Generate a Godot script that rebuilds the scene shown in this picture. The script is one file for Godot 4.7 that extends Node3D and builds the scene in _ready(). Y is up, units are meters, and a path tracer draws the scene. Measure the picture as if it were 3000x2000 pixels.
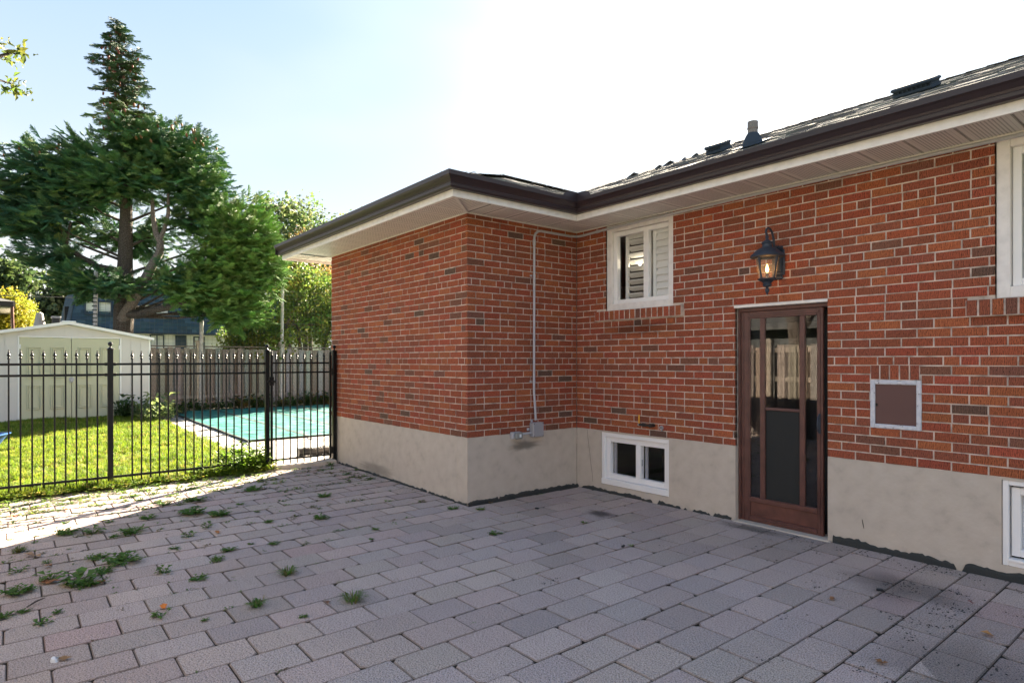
extends Node3D
# Back yard corner of a brick bungalow: patio, iron fence, pool under a cover, shed, spruce and neighbours.

const G := 0.70          # height of the lowest brick joint above the patio
const C := 0.07          # brick course
const S := 0.2195        # stretcher module
const LZ := 1.614        # how far the wing stands out
const WX := 3.53         # length of the wing's front
const EYE := Vector3(5.293, 1.514, 5.318)
const YAW := 0.8879
var R := RandomNumberGenerator.new()
var N1 := FastNoiseLite.new()
var M := {}
var used := {}

class MB:
	var v := PackedVector3Array()
	var n := PackedVector3Array()
	var c := PackedColorArray()
	var u := PackedVector2Array()
	var col := Color(1, 1, 1)
	func tri(a: Vector3, b: Vector3, d: Vector3, ua := Vector2(), ub := Vector2(), ud := Vector2()):   # counter-clockwise from outside
		var nn := (b - a).cross(d - a).normalized()
		v.append(a); v.append(d); v.append(b)
		u.append(ua); u.append(ud); u.append(ub)
		for i in 3: n.append(nn); c.append(col)
	func quad(a: Vector3, b: Vector3, d: Vector3, e: Vector3, ua := Vector2(0, 0), ub := Vector2(1, 0), ud := Vector2(1, 1), ue := Vector2(0, 1)):
		tri(a, b, d, ua, ub, ud)
		tri(a, d, e, ua, ud, ue)
	func tris(a: Vector3, b: Vector3, d: Vector3, na: Vector3, nb: Vector3, nd: Vector3, ua := Vector2(), ub := Vector2(), ud := Vector2()):
		v.append(a); v.append(d); v.append(b)
		n.append(na); n.append(nd); n.append(nb)
		u.append(ua); u.append(ud); u.append(ub)
		for i in 3: c.append(col)
	func oq(a: Vector3, b: Vector3, d: Vector3, e: Vector3, m: Vector3):
		if (b - a).cross(d - a).dot((a + b + d + e) / 4.0 - m) < 0: quad(a, e, d, b)
		else: quad(a, b, d, e)
	func box(lo: Vector3, hi: Vector3, x := Transform3D()):
		var p := []
		for i in 8: p.append(x * Vector3(hi.x if i & 1 else lo.x, hi.y if i & 2 else lo.y, hi.z if i & 4 else lo.z))
		var m: Vector3 = (p[0] + p[7]) / 2.0
		for f in [[0, 1, 3, 2], [4, 5, 7, 6], [0, 1, 5, 4], [2, 3, 7, 6], [0, 2, 6, 4], [1, 3, 7, 5]]: oq(p[f[0]], p[f[1]], p[f[2]], p[f[3]], m)
	func bbox(lo: Vector3, hi: Vector3, b: float, x := Transform3D()):      # a box with chamfered edges
		var h := (hi - lo) / 2.0
		var o := (hi + lo) / 2.0
		b = minf(b, minf(h.x, minf(h.y, h.z)) * 0.9)
		var m := x * o
		var P := func(s: Array, ax: int) -> Vector3:
			var w := Vector3()
			for i in 3: w[i] = s[i] * (h[i] - (0.0 if i == ax else b))
			return x * (o + w)
		for i in 3:
			var j := (i + 1) % 3
			var k := (i + 2) % 3
			for si in [-1, 1]:
				var q := []
				for sg in [[-1, -1], [1, -1], [1, 1], [-1, 1]]:
					var s := [0, 0, 0]
					s[i] = si; s[j] = sg[0]; s[k] = sg[1]
					q.append(P.call(s, i))
				oq(q[0], q[1], q[2], q[3], m)
			for sj in [-1, 1]:
				for sk in [-1, 1]:
					var s1 := [0, 0, 0]; var s2 := [0, 0, 0]
					s1[i] = -1; s1[j] = sj; s1[k] = sk
					s2[i] = 1; s2[j] = sj; s2[k] = sk
					oq(P.call(s1, j), P.call(s2, j), P.call(s2, k), P.call(s1, k), m)
		for i in 8:
			var s := [1 if i & 1 else -1, 1 if i & 2 else -1, 1 if i & 4 else -1]
			var a: Vector3 = P.call(s, 0); var d: Vector3 = P.call(s, 1); var e: Vector3 = P.call(s, 2)
			if (d - a).cross(e - a).dot((a + d + e) / 3.0 - m) < 0: tri(a, e, d)
			else: tri(a, d, e)
	func ring(x0: float, x1: float, y0: float, y1: float, w: float, z0: float, z1: float, b := 0.003):
		bbox(Vector3(x0, y0, z0), Vector3(x0 + w, y1, z1), b)
		bbox(Vector3(x1 - w, y0, z0), Vector3(x1, y1, z1), b)
		bbox(Vector3(x0 + w, y0, z0), Vector3(x1 - w, y0 + w, z1 - 0.001), b)
		bbox(Vector3(x0 + w, y1 - w, z0), Vector3(x1 - w, y1, z1 - 0.001), b)
	func stick(a: Vector3, b: Vector3, ra: float, rb: float, k := 3):
		var d := (b - a).normalized()
		var s := d.cross(Vector3.UP if absf(d.y) < 0.9 else Vector3.RIGHT).normalized()
		var t := s.cross(d)
		for i in k:
			var a0 := TAU * i / k; var a1 := TAU * (i + 1) / k
			var e0 := s * cos(a0) + t * sin(a0); var e1 := s * cos(a1) + t * sin(a1)
			oq(a + e0 * ra, a + e1 * ra, b + e1 * rb, b + e0 * rb, (a + b) / 2.0)
	func tube(p: Array, r: Array, k := 8, cap := true):
		var rings := []
		var s := Vector3()
		for i in p.size():
			var d: Vector3 = (p[mini(i + 1, p.size() - 1)] - p[maxi(i - 1, 0)]).normalized()
			if i == 0: s = d.cross(Vector3.UP if absf(d.y) < 0.9 else Vector3.RIGHT).normalized()
			s = (s - d * s.dot(d)).normalized()
			var t := d.cross(s)
			var q := []
			for j in k: q.append(s * cos(TAU * j / k) + t * sin(TAU * j / k))
			rings.append(q)
		for i in p.size() - 1:
			var ra: float = r[mini(i, r.size() - 1)]; var rb: float = r[mini(i + 1, r.size() - 1)]
			for j in k:
				var j2 := (j + 1) % k
				var a: Vector3 = rings[i][j]; var b: Vector3 = rings[i][j2]; var e: Vector3 = rings[i + 1][j2]; var f: Vector3 = rings[i + 1][j]
				var uu := [Vector2(j / float(k), i), Vector2((j + 1) / float(k), i), Vector2((j + 1) / float(k), i + 1), Vector2(j / float(k), i + 1)]
				tris(p[i] + a * ra, p[i] + b * ra, p[i + 1] + e * rb, a, b, e, uu[0], uu[1], uu[2])
				tris(p[i] + a * ra, p[i + 1] + e * rb, p[i + 1] + f * rb, a, e, f, uu[0], uu[2], uu[3])
		if cap:
			for j in k:
				var j2 := (j + 1) % k
				var r0: float = r[0]; var r1: float = r[mini(p.size() - 1, r.size() - 1)]
				tri(p[0], p[0] + rings[0][j2] * r0, p[0] + rings[0][j] * r0)
				tri(p[-1], p[-1] + rings[-1][j] * r1, p[-1] + rings[-1][j2] * r1)
	func lathe(q: Array, k: int, at: Vector3, ribs := 0.0):     # q: [radius, height] from the bottom up
		for i in q.size() - 1:
			var dr: float = q[i + 1][0] - q[i][0]; var dy: float = q[i + 1][1] - q[i][1]
			var sl := Vector2(dy, -dr).normalized()
			for j in k:
				var a0 := TAU * j / k; var a1 := TAU * (j + 1) / k
				var e0 := Vector3(cos(a0), 0, -sin(a0)); var e1 := Vector3(cos(a1), 0, -sin(a1))
				var g0 := 1.0 + ribs * (j % 2); var g1 := 1.0 + ribs * ((j + 1) % 2)
				var n0 := e0 * sl.x + Vector3.UP * sl.y; var n1 := e1 * sl.x + Vector3.UP * sl.y
				var A: Vector3 = at + e0 * q[i][0] * g0 + Vector3.UP * q[i][1]; var B: Vector3 = at + e1 * q[i][0] * g1 + Vector3.UP * q[i][1]
				var D: Vector3 = at + e1 * q[i + 1][0] * g1 + Vector3.UP * q[i + 1][1]; var E: Vector3 = at + e0 * q[i + 1][0] * g0 + Vector3.UP * q[i + 1][1]
				tris(A, B, D, n0, n1, n1); tris(A, D, E, n0, n1, n0)
	func mesh(m: Material) -> ArrayMesh:
		var am := ArrayMesh.new()
		var a := []
		a.resize(Mesh.ARRAY_MAX)
		a[Mesh.ARRAY_VERTEX] = v; a[Mesh.ARRAY_NORMAL] = n; a[Mesh.ARRAY_COLOR] = c; a[Mesh.ARRAY_TEX_UV] = u
		am.add_surface_from_arrays(Mesh.PRIMITIVE_TRIANGLES, a)
		am.surface_set_material(0, m)
		return am

func lin(r: float, g: float, b: float) -> Color: return Color(r, g, b).linear_to_srgb()

func mat(called: String, c: Color, rough := 0.8, metal := 0.0, spec := 0.5) -> StandardMaterial3D:
	var m := StandardMaterial3D.new()
	m.resource_name = called
	m.albedo_color = c.linear_to_srgb(); m.roughness = rough; m.metallic = metal; m.metallic_specular = spec
	M[called] = m
	return m

func vc(m: StandardMaterial3D) -> StandardMaterial3D:
	m.vertex_color_use_as_albedo = true
	return m

func noise_tex(size: int, freq: float, ramp: Array, sd: int, oct := 4, kind := FastNoiseLite.TYPE_SIMPLEX_SMOOTH, normal := false, bump := 4.0) -> NoiseTexture2D:
	var t := NoiseTexture2D.new()
	var f := FastNoiseLite.new()
	f.seed = sd; f.frequency = freq; f.fractal_octaves = oct; f.noise_type = kind
	t.width = size; t.height = size; t.seamless = true; t.noise = f
	if normal:
		t.as_normal_map = true; t.bump_strength = bump
	elif ramp.size():
		var g := Gradient.new()
		var offs := PackedFloat32Array(); var cols := PackedColorArray()
		for e in ramp: offs.append(e[0]); cols.append(e[1])
		g.offsets = offs; g.colors = cols
		t.color_ramp = g
	return t

func tri_tex(m: StandardMaterial3D, alb: Texture2D, scale: float, hgt: Texture2D = null, depth := 0.1, world := true):
	m.uv1_triplanar = true
	m.uv1_world_triplanar = world
	m.uv1_scale = Vector3.ONE * scale
	if alb: m.albedo_texture = alb
	if hgt:
		m.heightmap_enabled = true; m.heightmap_texture = hgt; m.heightmap_scale = depth

func g1(x: float) -> Color: return Color(x, x, x)

func obj(called: String, b: MB, m: Material, parent: Node = null) -> MeshInstance3D:
	var o := MeshInstance3D.new()
	o.name = called
	o.mesh = b.mesh(m)
	put(o, parent)
	return o

func put(o: Node3D, parent: Node = null):
	if parent: parent.add_child(o, true)
	else: o.name = numbered(o.name); add_child(o)

func numbered(s: String) -> String:
	used[s] = used.get(s, -1) + 1
	return s if used[s] == 0 else "%s_%03d" % [s, used[s]]

func inst(called: String, me: Mesh, at: Transform3D, parent: Node = null) -> MeshInstance3D:
	var o := MeshInstance3D.new()
	o.name = called; o.mesh = me; o.transform = at
	put(o, parent)
	return o

func many(called: String, me: Mesh, xf: Array, cols: Array, parent: Node = null, stuff := true) -> MultiMeshInstance3D:
	var mm := MultiMesh.new()
	mm.transform_format = MultiMesh.TRANSFORM_3D
	mm.use_colors = cols.size() > 0
	mm.mesh = me
	mm.instance_count = xf.size()
	for i in xf.size():
		mm.set_instance_transform(i, xf[i])
		if cols.size(): mm.set_instance_color(i, cols[i])
	var o := MultiMeshInstance3D.new()
	o.name = called; o.multimesh = mm
	put(o, parent)
	if stuff: o.set_meta("kind", "stuff")
	return o

func thing(called: String, label: String, category: String, at := Vector3.ZERO, turn := 0.0, group := "") -> Node3D:
	var o := Node3D.new()
	o.name = called
	put(o)
	o.position = at; o.rotation.y = turn
	return tag(o, label, category, group)

func tag(o: Node3D, label: String, category: String, group := "") -> Node3D:
	o.set_meta("label", label); o.set_meta("category", category)
	if group: o.set_meta("group", group)
	return o

func node(called: String, parent: Node, at := Transform3D()) -> Node3D:
	var o := Node3D.new()
	o.name = called; o.transform = at
	put(o, parent)
	return o

func structure(called: String, b: MB, m: Material, label := "") -> MeshInstance3D:
	var o := obj(called, b, m)
	o.set_meta("kind", "structure")
	if label: o.set_meta("label", label)
	return o

func rv(a: float, b: float) -> float: return R.randf_range(a, b)
func vary(c: Color, k: float) -> Color:
	var f := rv(1.0 - k, 1.0 + k)
	return Color(c.r * f * rv(1 - k * .35, 1 + k * .35), c.g * f * rv(1 - k * .35, 1 + k * .35), c.b * f * rv(1 - k * .35, 1 + k * .35))

func patio_y(x: float) -> float: return 0.0 + clampf(-x, 0.0, 3.5) * 0.009
func yard_y(x: float) -> float: return 0.04 + clampf((-3.4 - x) / 10.0, 0.0, 1.1) * 0.10

func share(p: Vector3, area: float, facing: Vector3) -> float:   # how large a small face shows from the camera, 0 when out of view
	var d := p - EYE
	var fw := Vector3(-sin(YAW), 0, -cos(YAW)); var rt := Vector3(cos(YAW), 0, -sin(YAW))
	var z := d.dot(fw)
	if z < 0.2: return 0.0
	var x := d.dot(rt) / z; var y := d.y / z
	if absf(x) > 0.85 or y > 0.60 or y < -0.535: return 0.0
	return maxf(0.0, -d.normalized().dot(facing)) * area / d.length_squared()

func air(sun: Vector3) -> ImageTexture:      # clear autumn air: blue overhead, milky towards the horizon, bright round the sun
	var w := 512; var h := 256
	var im := Image.create(w, h, false, Image.FORMAT_RGBF)
	var nz := FastNoiseLite.new()
	nz.seed = 77; nz.frequency = 1.6; nz.fractal_octaves = 4
	var stops := [[0.0, Vector3(1.35, 1.33, 1.30)], [5.0, Vector3(1.08, 1.10, 1.10)], [10.0, Vector3(0.86, 0.95, 1.02)], [16.0, Vector3(0.68, 0.83, 1.00)], [29.0, Vector3(0.46, 0.655, 0.95)], [50.0, Vector3(0.34, 0.53, 0.86)], [90.0, Vector3(0.27, 0.45, 0.80)]]
	for y in h:
		var el := 90.0 - (y + 0.5) / h * 180.0
		var base: Vector3 = stops[0][1]
		for k in stops.size() - 1:
			if el >= stops[k][0]: base = (stops[k][1] as Vector3).lerp(stops[k + 1][1], clampf((el - stops[k][0]) / (stops[k + 1][0] - stops[k][0]), 0.0, 1.0))
		if el < 0.0: base = Vector3(0.5, 0.5, 0.47)
		for x in w:
			var a := TAU * (x + 0.5) / w
			var c := cos(deg_to_rad(el))
			var d := Vector3(sin(a) * c, sin(deg_to_rad(el)), -cos(a) * c)
			var th := rad_to_deg(acos(clampf(d.dot(sun), -1.0, 1.0)))
			var v := base
			if el > 0.0:
				var veil := maxf(0.0, nz.get_noise_3d(d.x * 1.2, d.y * 4.0, d.z * 1.2) + .05) * 0.28
				v = v.lerp(Vector3(1.02, 1.03, 1.05), veil)
				v += Vector3(1.0, 0.97, 0.92) * (1.5 * exp(-th / 13.0) + 2.0 * exp(-th / 5.0))
			v *= 0.083
			im.set_pixel(x, y, Color(v.x, v.y, v.z))
	return ImageTexture.create_from_image(im)

# ------------------------------------------------------------------ scene
func _ready():
	R.seed = 7
	N1.seed = 3; N1.frequency = 1.0
	var cam := Camera3D.new()
	cam.name = "camera"
	add_child(cam)
	cam.position = EYE
	cam.rotation = Vector3(0, YAW, -0.0012)
	cam.set_frustum(0.05 * 1.10829, Vector2(0, 0.05 * 0.03146), 0.05, 600.0)
	cam.current = true
	var we := WorldEnvironment.new()
	we.name = "world"
	var e := Environment.new()
	e.background_mode = Environment.BG_SKY
	var sk := PanoramaSkyMaterial.new()
	sk.panorama = air(Vector3(-0.53 * cos(deg_to_rad(28.5)), sin(deg_to_rad(28.5)), -0.848 * cos(deg_to_rad(28.5))))
	var sky := Sky.new()
	sky.sky_material = sk
	e.sky = sky
	e.tonemap_mode = Environment.TONE_MAPPER_LINEAR
	e.tonemap_exposure = 13.5
	e.sdfgi_enabled = true; e.ssao_enabled = true; e.ssil_enabled = true
	we.environment = e
	add_child(we)
	var sun := DirectionalLight3D.new()
	sun.name = "sun"
	sun.light_energy = 1.3
	sun.light_color = Color(1.0, 0.94, 0.84)
	sun.light_angular_distance = 0.5
	sun.shadow_enabled = true
	add_child(sun)
	var el := deg_to_rad(28.5)
	sun.look_at_from_position(Vector3.ZERO, Vector3(0.53 * cos(el), -sin(el), 0.848 * cos(el)))
	materials()
	ground()
	patio()
	house()
	fixtures()
	yard()
	iron_fence()
	back_fence()
	shed()
	spruce()
	trees()
	neighbours()
	weeds()
	litter()

# ------------------------------------------------------------------ materials
func brick_maps() -> Array:                 # wire-cut face: wavy vertical grooves
	var sz := 256
	var im := Image.create(sz, sz, false, Image.FORMAT_RGB8)
	var hm := Image.create(sz, sz, false, Image.FORMAT_RGB8)
	var n := FastNoiseLite.new()
	n.seed = 11; n.frequency = 0.02
	var n2 := FastNoiseLite.new()
	n2.seed = 12; n2.frequency = 0.09; n2.fractal_octaves = 3
	for y in sz:
		for x in sz:
			var w := n.get_noise_2d(x * 1.5, y * 0.8) * 5.0 + n2.get_noise_2d(x, y * .6) * 1.6
			var f := (x + w) / float(sz) * 31.0
			var g := 0.5 + 0.5 * sin(f * TAU + n.get_noise_2d(floorf(f) * 40.0, y * .5) * 2.0)
			var amp := clampf(0.75 + n.get_noise_2d(x * 2.0 + 500.0, y * 2.0) * 0.9, 0.15, 1.0)
			var h := 1.0 - (1.0 - smoothstep(0.0, 0.55, g)) * amp
			var v := 0.42 + 0.58 * h + n2.get_noise_2d(x * 3.0, y * 3.0) * 0.10
			im.set_pixel(x, y, Color(v, v * 0.99, v * 0.98))
			hm.set_pixel(x, y, g1(clampf(h * 0.85 + n2.get_noise_2d(x * 2.0, y * 2.0) * 0.2, 0, 1)))
	return [ImageTexture.create_from_image(im), ImageTexture.create_from_image(hm)]

func soffit_tex() -> ImageTexture:
	var im := Image.create(128, 256, false, Image.FORMAT_RGB8)
	im.fill(Color(0.97, 0.97, 0.97))
	for y in range(0, 256):
		for x in 128:
			if x < 3 or x > 124: im.set_pixel(x, y, g1(0.72))
			elif x > 18 and x < 110:
				var i := x % 9; var j := (y + (5 if (x / 9) % 2 else 0)) % 10
				if (i - 4) * (i - 4) + (j - 4) * (j - 4) < 5: im.set_pixel(x, y, g1(0.12))
			elif x == 14 or x == 114: im.set_pixel(x, y, g1(0.8))
	return ImageTexture.create_from_image(im)

func materials():
	var speck := noise_tex(512, 0.12, [[0.0, g1(0.55)], [0.42, g1(0.78)], [0.58, g1(0.9)], [0.8, g1(1.0)]], 5, 4)
	var soft := noise_tex(512, 0.012, [[0.15, g1(0.72)], [0.5, g1(0.9)], [0.85, g1(1.0)]], 6, 5)
	var fine := noise_tex(512, 0.2, [], 8, 3)
	var bm := brick_maps()
	var m := vc(mat("brick", Color(1, 1, 1), 0.85, 0, 0.35))
	m.albedo_texture = bm[0]
	m.heightmap_enabled = true; m.heightmap_texture = bm[1]; m.heightmap_scale = 0.22
	m = mat("mortar", Color(0.68, 0.56, 0.48), 0.95, 0, 0.2); tri_tex(m, soft, 1.3, fine, 0.15)
	# parged concrete: blotches and trowel marks, with finer tooth on top
	m = mat("concrete", Color(0.56, 0.49, 0.42), 0.92, 0, 0.25)
	tri_tex(m, noise_tex(1024, 0.009, [[0.05, Color(0.92, 0.915, 0.91)], [0.3, Color(0.965, 0.96, 0.955)], [0.5, Color(0.98, 0.975, 0.97)], [0.9, Color(1.0, 1.0, 1.0)]], 21, 8), 0.6, noise_tex(512, 0.05, [], 22, 5), 0.2)
	m = mat("tar", Color(0.058, 0.062, 0.060), 0.75); tri_tex(m, speck, 4.0, fine, 0.4)
	m = vc(mat("paver", Color(1, 1, 1), 0.9, 0, 0.3))
	tri_tex(m, noise_tex(1024, 0.06, [[0.0, g1(0.25)], [0.25, g1(0.62)], [0.38, g1(0.85)], [0.55, g1(0.94)], [0.72, g1(1.0)]], 31, 5), 1.6, noise_tex(512, 0.06, [], 32, 4), 0.8)
	m = mat("joint_sand", Color(0.055, 0.048, 0.042), 0.97, 0, 0.2); tri_tex(m, speck, 3.0, fine, 0.4)
	m = mat("deck_concrete", Color(0.42, 0.38, 0.35), 0.9); tri_tex(m, soft, 0.35, fine, 0.15)
	m = mat("soil", Color(0.05, 0.038, 0.026), 0.97); tri_tex(m, speck, 1.2, fine, 0.6)
	m = mat("turf", Color(0.08, 0.11, 0.016), 0.95); tri_tex(m, noise_tex(512, 0.02, [[0.2, Color(0.7, 0.75, 0.5)], [0.6, Color(0.95, 1.0, 0.8)], [0.9, Color(1, 0.9, 0.65)]], 41, 5), 0.4, fine, 0.8)
	m = mat("far_grass", Color(0.07, 0.10, 0.02), 0.95); tri_tex(m, soft, 0.1)
	m = vc(mat("blade", Color(1, 1, 1), 0.6, 0, 0.4)); m.backlight_enabled = true; m.backlight = Color(0.95, 0.95, 0.95)
	m = vc(mat("leaf", Color(1, 1, 1), 0.55, 0, 0.4)); m.backlight_enabled = true; m.backlight = Color(0.9, 0.9, 0.9)
	m = vc(mat("needle", Color(1, 1, 1), 0.6, 0, 0.35)); m.backlight_enabled = true; m.backlight = Color(0.8, 0.8, 0.8)
	m = mat("bark", Color(0.16, 0.125, 0.10), 0.95); tri_tex(m, noise_tex(512, 0.05, [[0.2, g1(0.35)], [0.5, g1(0.8)], [0.8, g1(1.0)]], 51, 5), 1.1, noise_tex(512, 0.06, [], 52, 4), 3.0)
	m = mat("pale_bark", Color(0.30, 0.24, 0.20), 0.9); tri_tex(m, noise_tex(512, 0.05, [[0.2, g1(0.5)], [0.6, g1(0.9)], [0.8, g1(1.0)]], 53, 5), 1.0, fine, 1.5)
	mat("white_frame", Color(0.86, 0.84, 0.83), 0.4, 0, 0.5)
	m = mat("white_paint", Color(0.86, 0.81, 0.78), 0.5); tri_tex(m, noise_tex(512, 0.02, [[0.1, g1(0.93)], [0.5, g1(0.98)], [0.9, g1(1)]], 55, 5), 0.8)
	m = mat("flaking_paint", Color(0.74, 0.74, 0.77), 0.8)
	tri_tex(m, noise_tex(512, 0.03, [[0.0, Color(0.3, 0.26, 0.22)], [0.2, Color(0.45, 0.4, 0.36)], [0.24, Color(0.9, 0.9, 0.92)], [0.9, Color(1, 1, 1)]], 56, 6), 1.1, fine, 0.6)
	mat("shutter", Color(0.76, 0.76, 0.73), 0.5)
	m = mat("soffit", Color(0.84, 0.80, 0.75), 0.5); m.albedo_texture = soffit_tex()
	mat("soffit_plain", Color(0.76, 0.73, 0.69), 0.5)
	m = mat("gutter", Color(0.034, 0.022, 0.026), 0.38, 0, 0.5)
	m = mat("door_brown", Color(0.14, 0.055, 0.043), 0.42); tri_tex(m, noise_tex(512, 0.012, [[0.1, g1(0.8)], [0.9, g1(1)]], 57, 5), 1.0)
	m = mat("kick_brown", Color(0.165, 0.058, 0.042), 0.5); tri_tex(m, noise_tex(512, 0.012, [[0.1, g1(0.75)], [0.9, g1(1)]], 58, 5), 1.0)
	mat("hatch_brown", Color(0.115, 0.052, 0.045), 0.55)
	mat("dark_reveal", Color(0.02, 0.017, 0.013), 0.8)
	mat("interior", Color(0.16, 0.15, 0.14), 0.9)
	mat("screen", Color(0.012, 0.013, 0.013), 0.7)
	mat("black_iron", Color(0.004, 0.004, 0.005), 0.35, 0.0, 0.4)
	m = mat("lantern_black", Color(0.030, 0.040, 0.060), 0.55, 0, 0.5)
	mat("conduit_grey", Color(0.45, 0.44, 0.47), 0.5)
	mat("box_grey", Color(0.36, 0.36, 0.39), 0.45, 0.2)
	mat("clear_cover", Color(0.25, 0.26, 0.25), 0.3)
	mat("yellow_handle", Color(0.75, 0.36, 0.02), 0.4)
	mat("dull_iron", Color(0.06, 0.055, 0.05), 0.5, 0.6)
	mat("steel", Color(0.5, 0.5, 0.5), 0.35, 0.8)
	m = mat("glass", Color(1, 1, 1), 0.0, 0, 0.5)
	m.albedo_color = Color(0.02, 0.02, 0.02, 0.01); m.transparency = BaseMaterial3D.TRANSPARENCY_ALPHA
	m = mat("seeded_glass", Color(1, 1, 1), 0.18, 0, 0.5)
	m.albedo_color = Color(0.9, 0.85, 0.8, 0.08); m.transparency = BaseMaterial3D.TRANSPARENCY_ALPHA
	m.heightmap_enabled = true; m.heightmap_texture = noise_tex(256, 0.05, [], 61, 3); m.heightmap_scale = 0.4
	m = mat("flame", Color(1.0, 0.65, 0.25), 0.5); m.emission_enabled = true; m.emission = Color(1.0, 0.74, 0.40); m.emission_energy_multiplier = 1.2
	m = mat("bulb_light", Color(1.0, 0.95, 0.85), 0.5); m.emission_enabled = true; m.emission = Color(1.0, 0.96, 0.85); m.emission_energy_multiplier = 2.5
	m = vc(mat("shingle", Color(1, 1, 1), 0.95, 0, 0.12)); tri_tex(m, noise_tex(512, 0.25, [[0.1, g1(0.6)], [0.5, g1(0.85)], [0.9, g1(1)]], 62, 3), 2.0, fine, 0.3)
	mat("roof_deck", Color(0.06, 0.06, 0.06), 0.9)
	m = mat("vent_blue", Color(0.045, 0.058, 0.075), 0.85, 0.0, 0.2)
	m = mat("vent_pipe", Color(0.30, 0.265, 0.235), 0.6, 0.3); tri_tex(m, speck, 2.0)
	m = vc(mat("old_wood", Color(1, 1, 1), 0.93, 0, 0.2))
	m.uv1_triplanar = true; m.uv1_scale = Vector3(9.0, 0.55, 9.0)
	m.albedo_texture = noise_tex(512, 0.03, [[0.15, Color(0.5, 0.46, 0.42)], [0.45, Color(0.8, 0.78, 0.75)], [0.8, Color(1, 1, 1)]], 63, 5)
	m.heightmap_enabled = true; m.heightmap_texture = noise_tex(512, 0.04, [], 64, 4); m.heightmap_scale = 0.35
	mat("shed_cream", Color(0.60, 0.56, 0.52), 0.5)
	mat("shed_door", Color(0.50, 0.49, 0.34), 0.5)
	mat("shed_trim", Color(0.78, 0.76, 0.73), 0.45)
	m = mat("pool_cover", Color(0.006, 0.15, 0.128), 0.62, 0, 0.4)
	tri_tex(m, noise_tex(1024, 0.01, [[0.2, g1(0.9)], [0.5, g1(0.96)], [0.8, g1(1.0)]], 65, 6), 0.25, noise_tex(512, 0.01, [], 66, 3), 6.0)
	mat("strap", Color(0.008, 0.02, 0.02), 0.7)
	m = vc(mat("blue_shingle", Color(1, 1, 1), 0.8)); tri_tex(m, speck, 1.0)
	mat("blue_trim", Color(0.02, 0.04, 0.075), 0.6)
	mat("white_siding", Color(0.72, 0.72, 0.74), 0.6)
	mat("curtain", Color(0.75, 0.77, 0.80), 0.8)
	mat("grey_stucco", Color(0.05, 0.053, 0.055), 0.9)
	mat("umbrella_cloth", Color(0.36, 0.34, 0.32), 0.9)
	mat("tub_blue", Color(0.03, 0.09, 0.28), 0.3)
	mat("black_plastic", Color(0.014, 0.014, 0.015), 0.4)
	mat("white_mark", Color(0.75, 0.75, 0.75), 0.6)
	mat("wire", Color(0.05, 0.05, 0.05), 0.7)
	mat("net", Color(0.10, 0.11, 0.10), 0.8)
	vc(mat("debris", Color(1, 1, 1), 0.8))
	m = vc(mat("stain", Color(1, 1, 1), 0.9)); m.transparency = BaseMaterial3D.TRANSPARENCY_ALPHA

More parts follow.
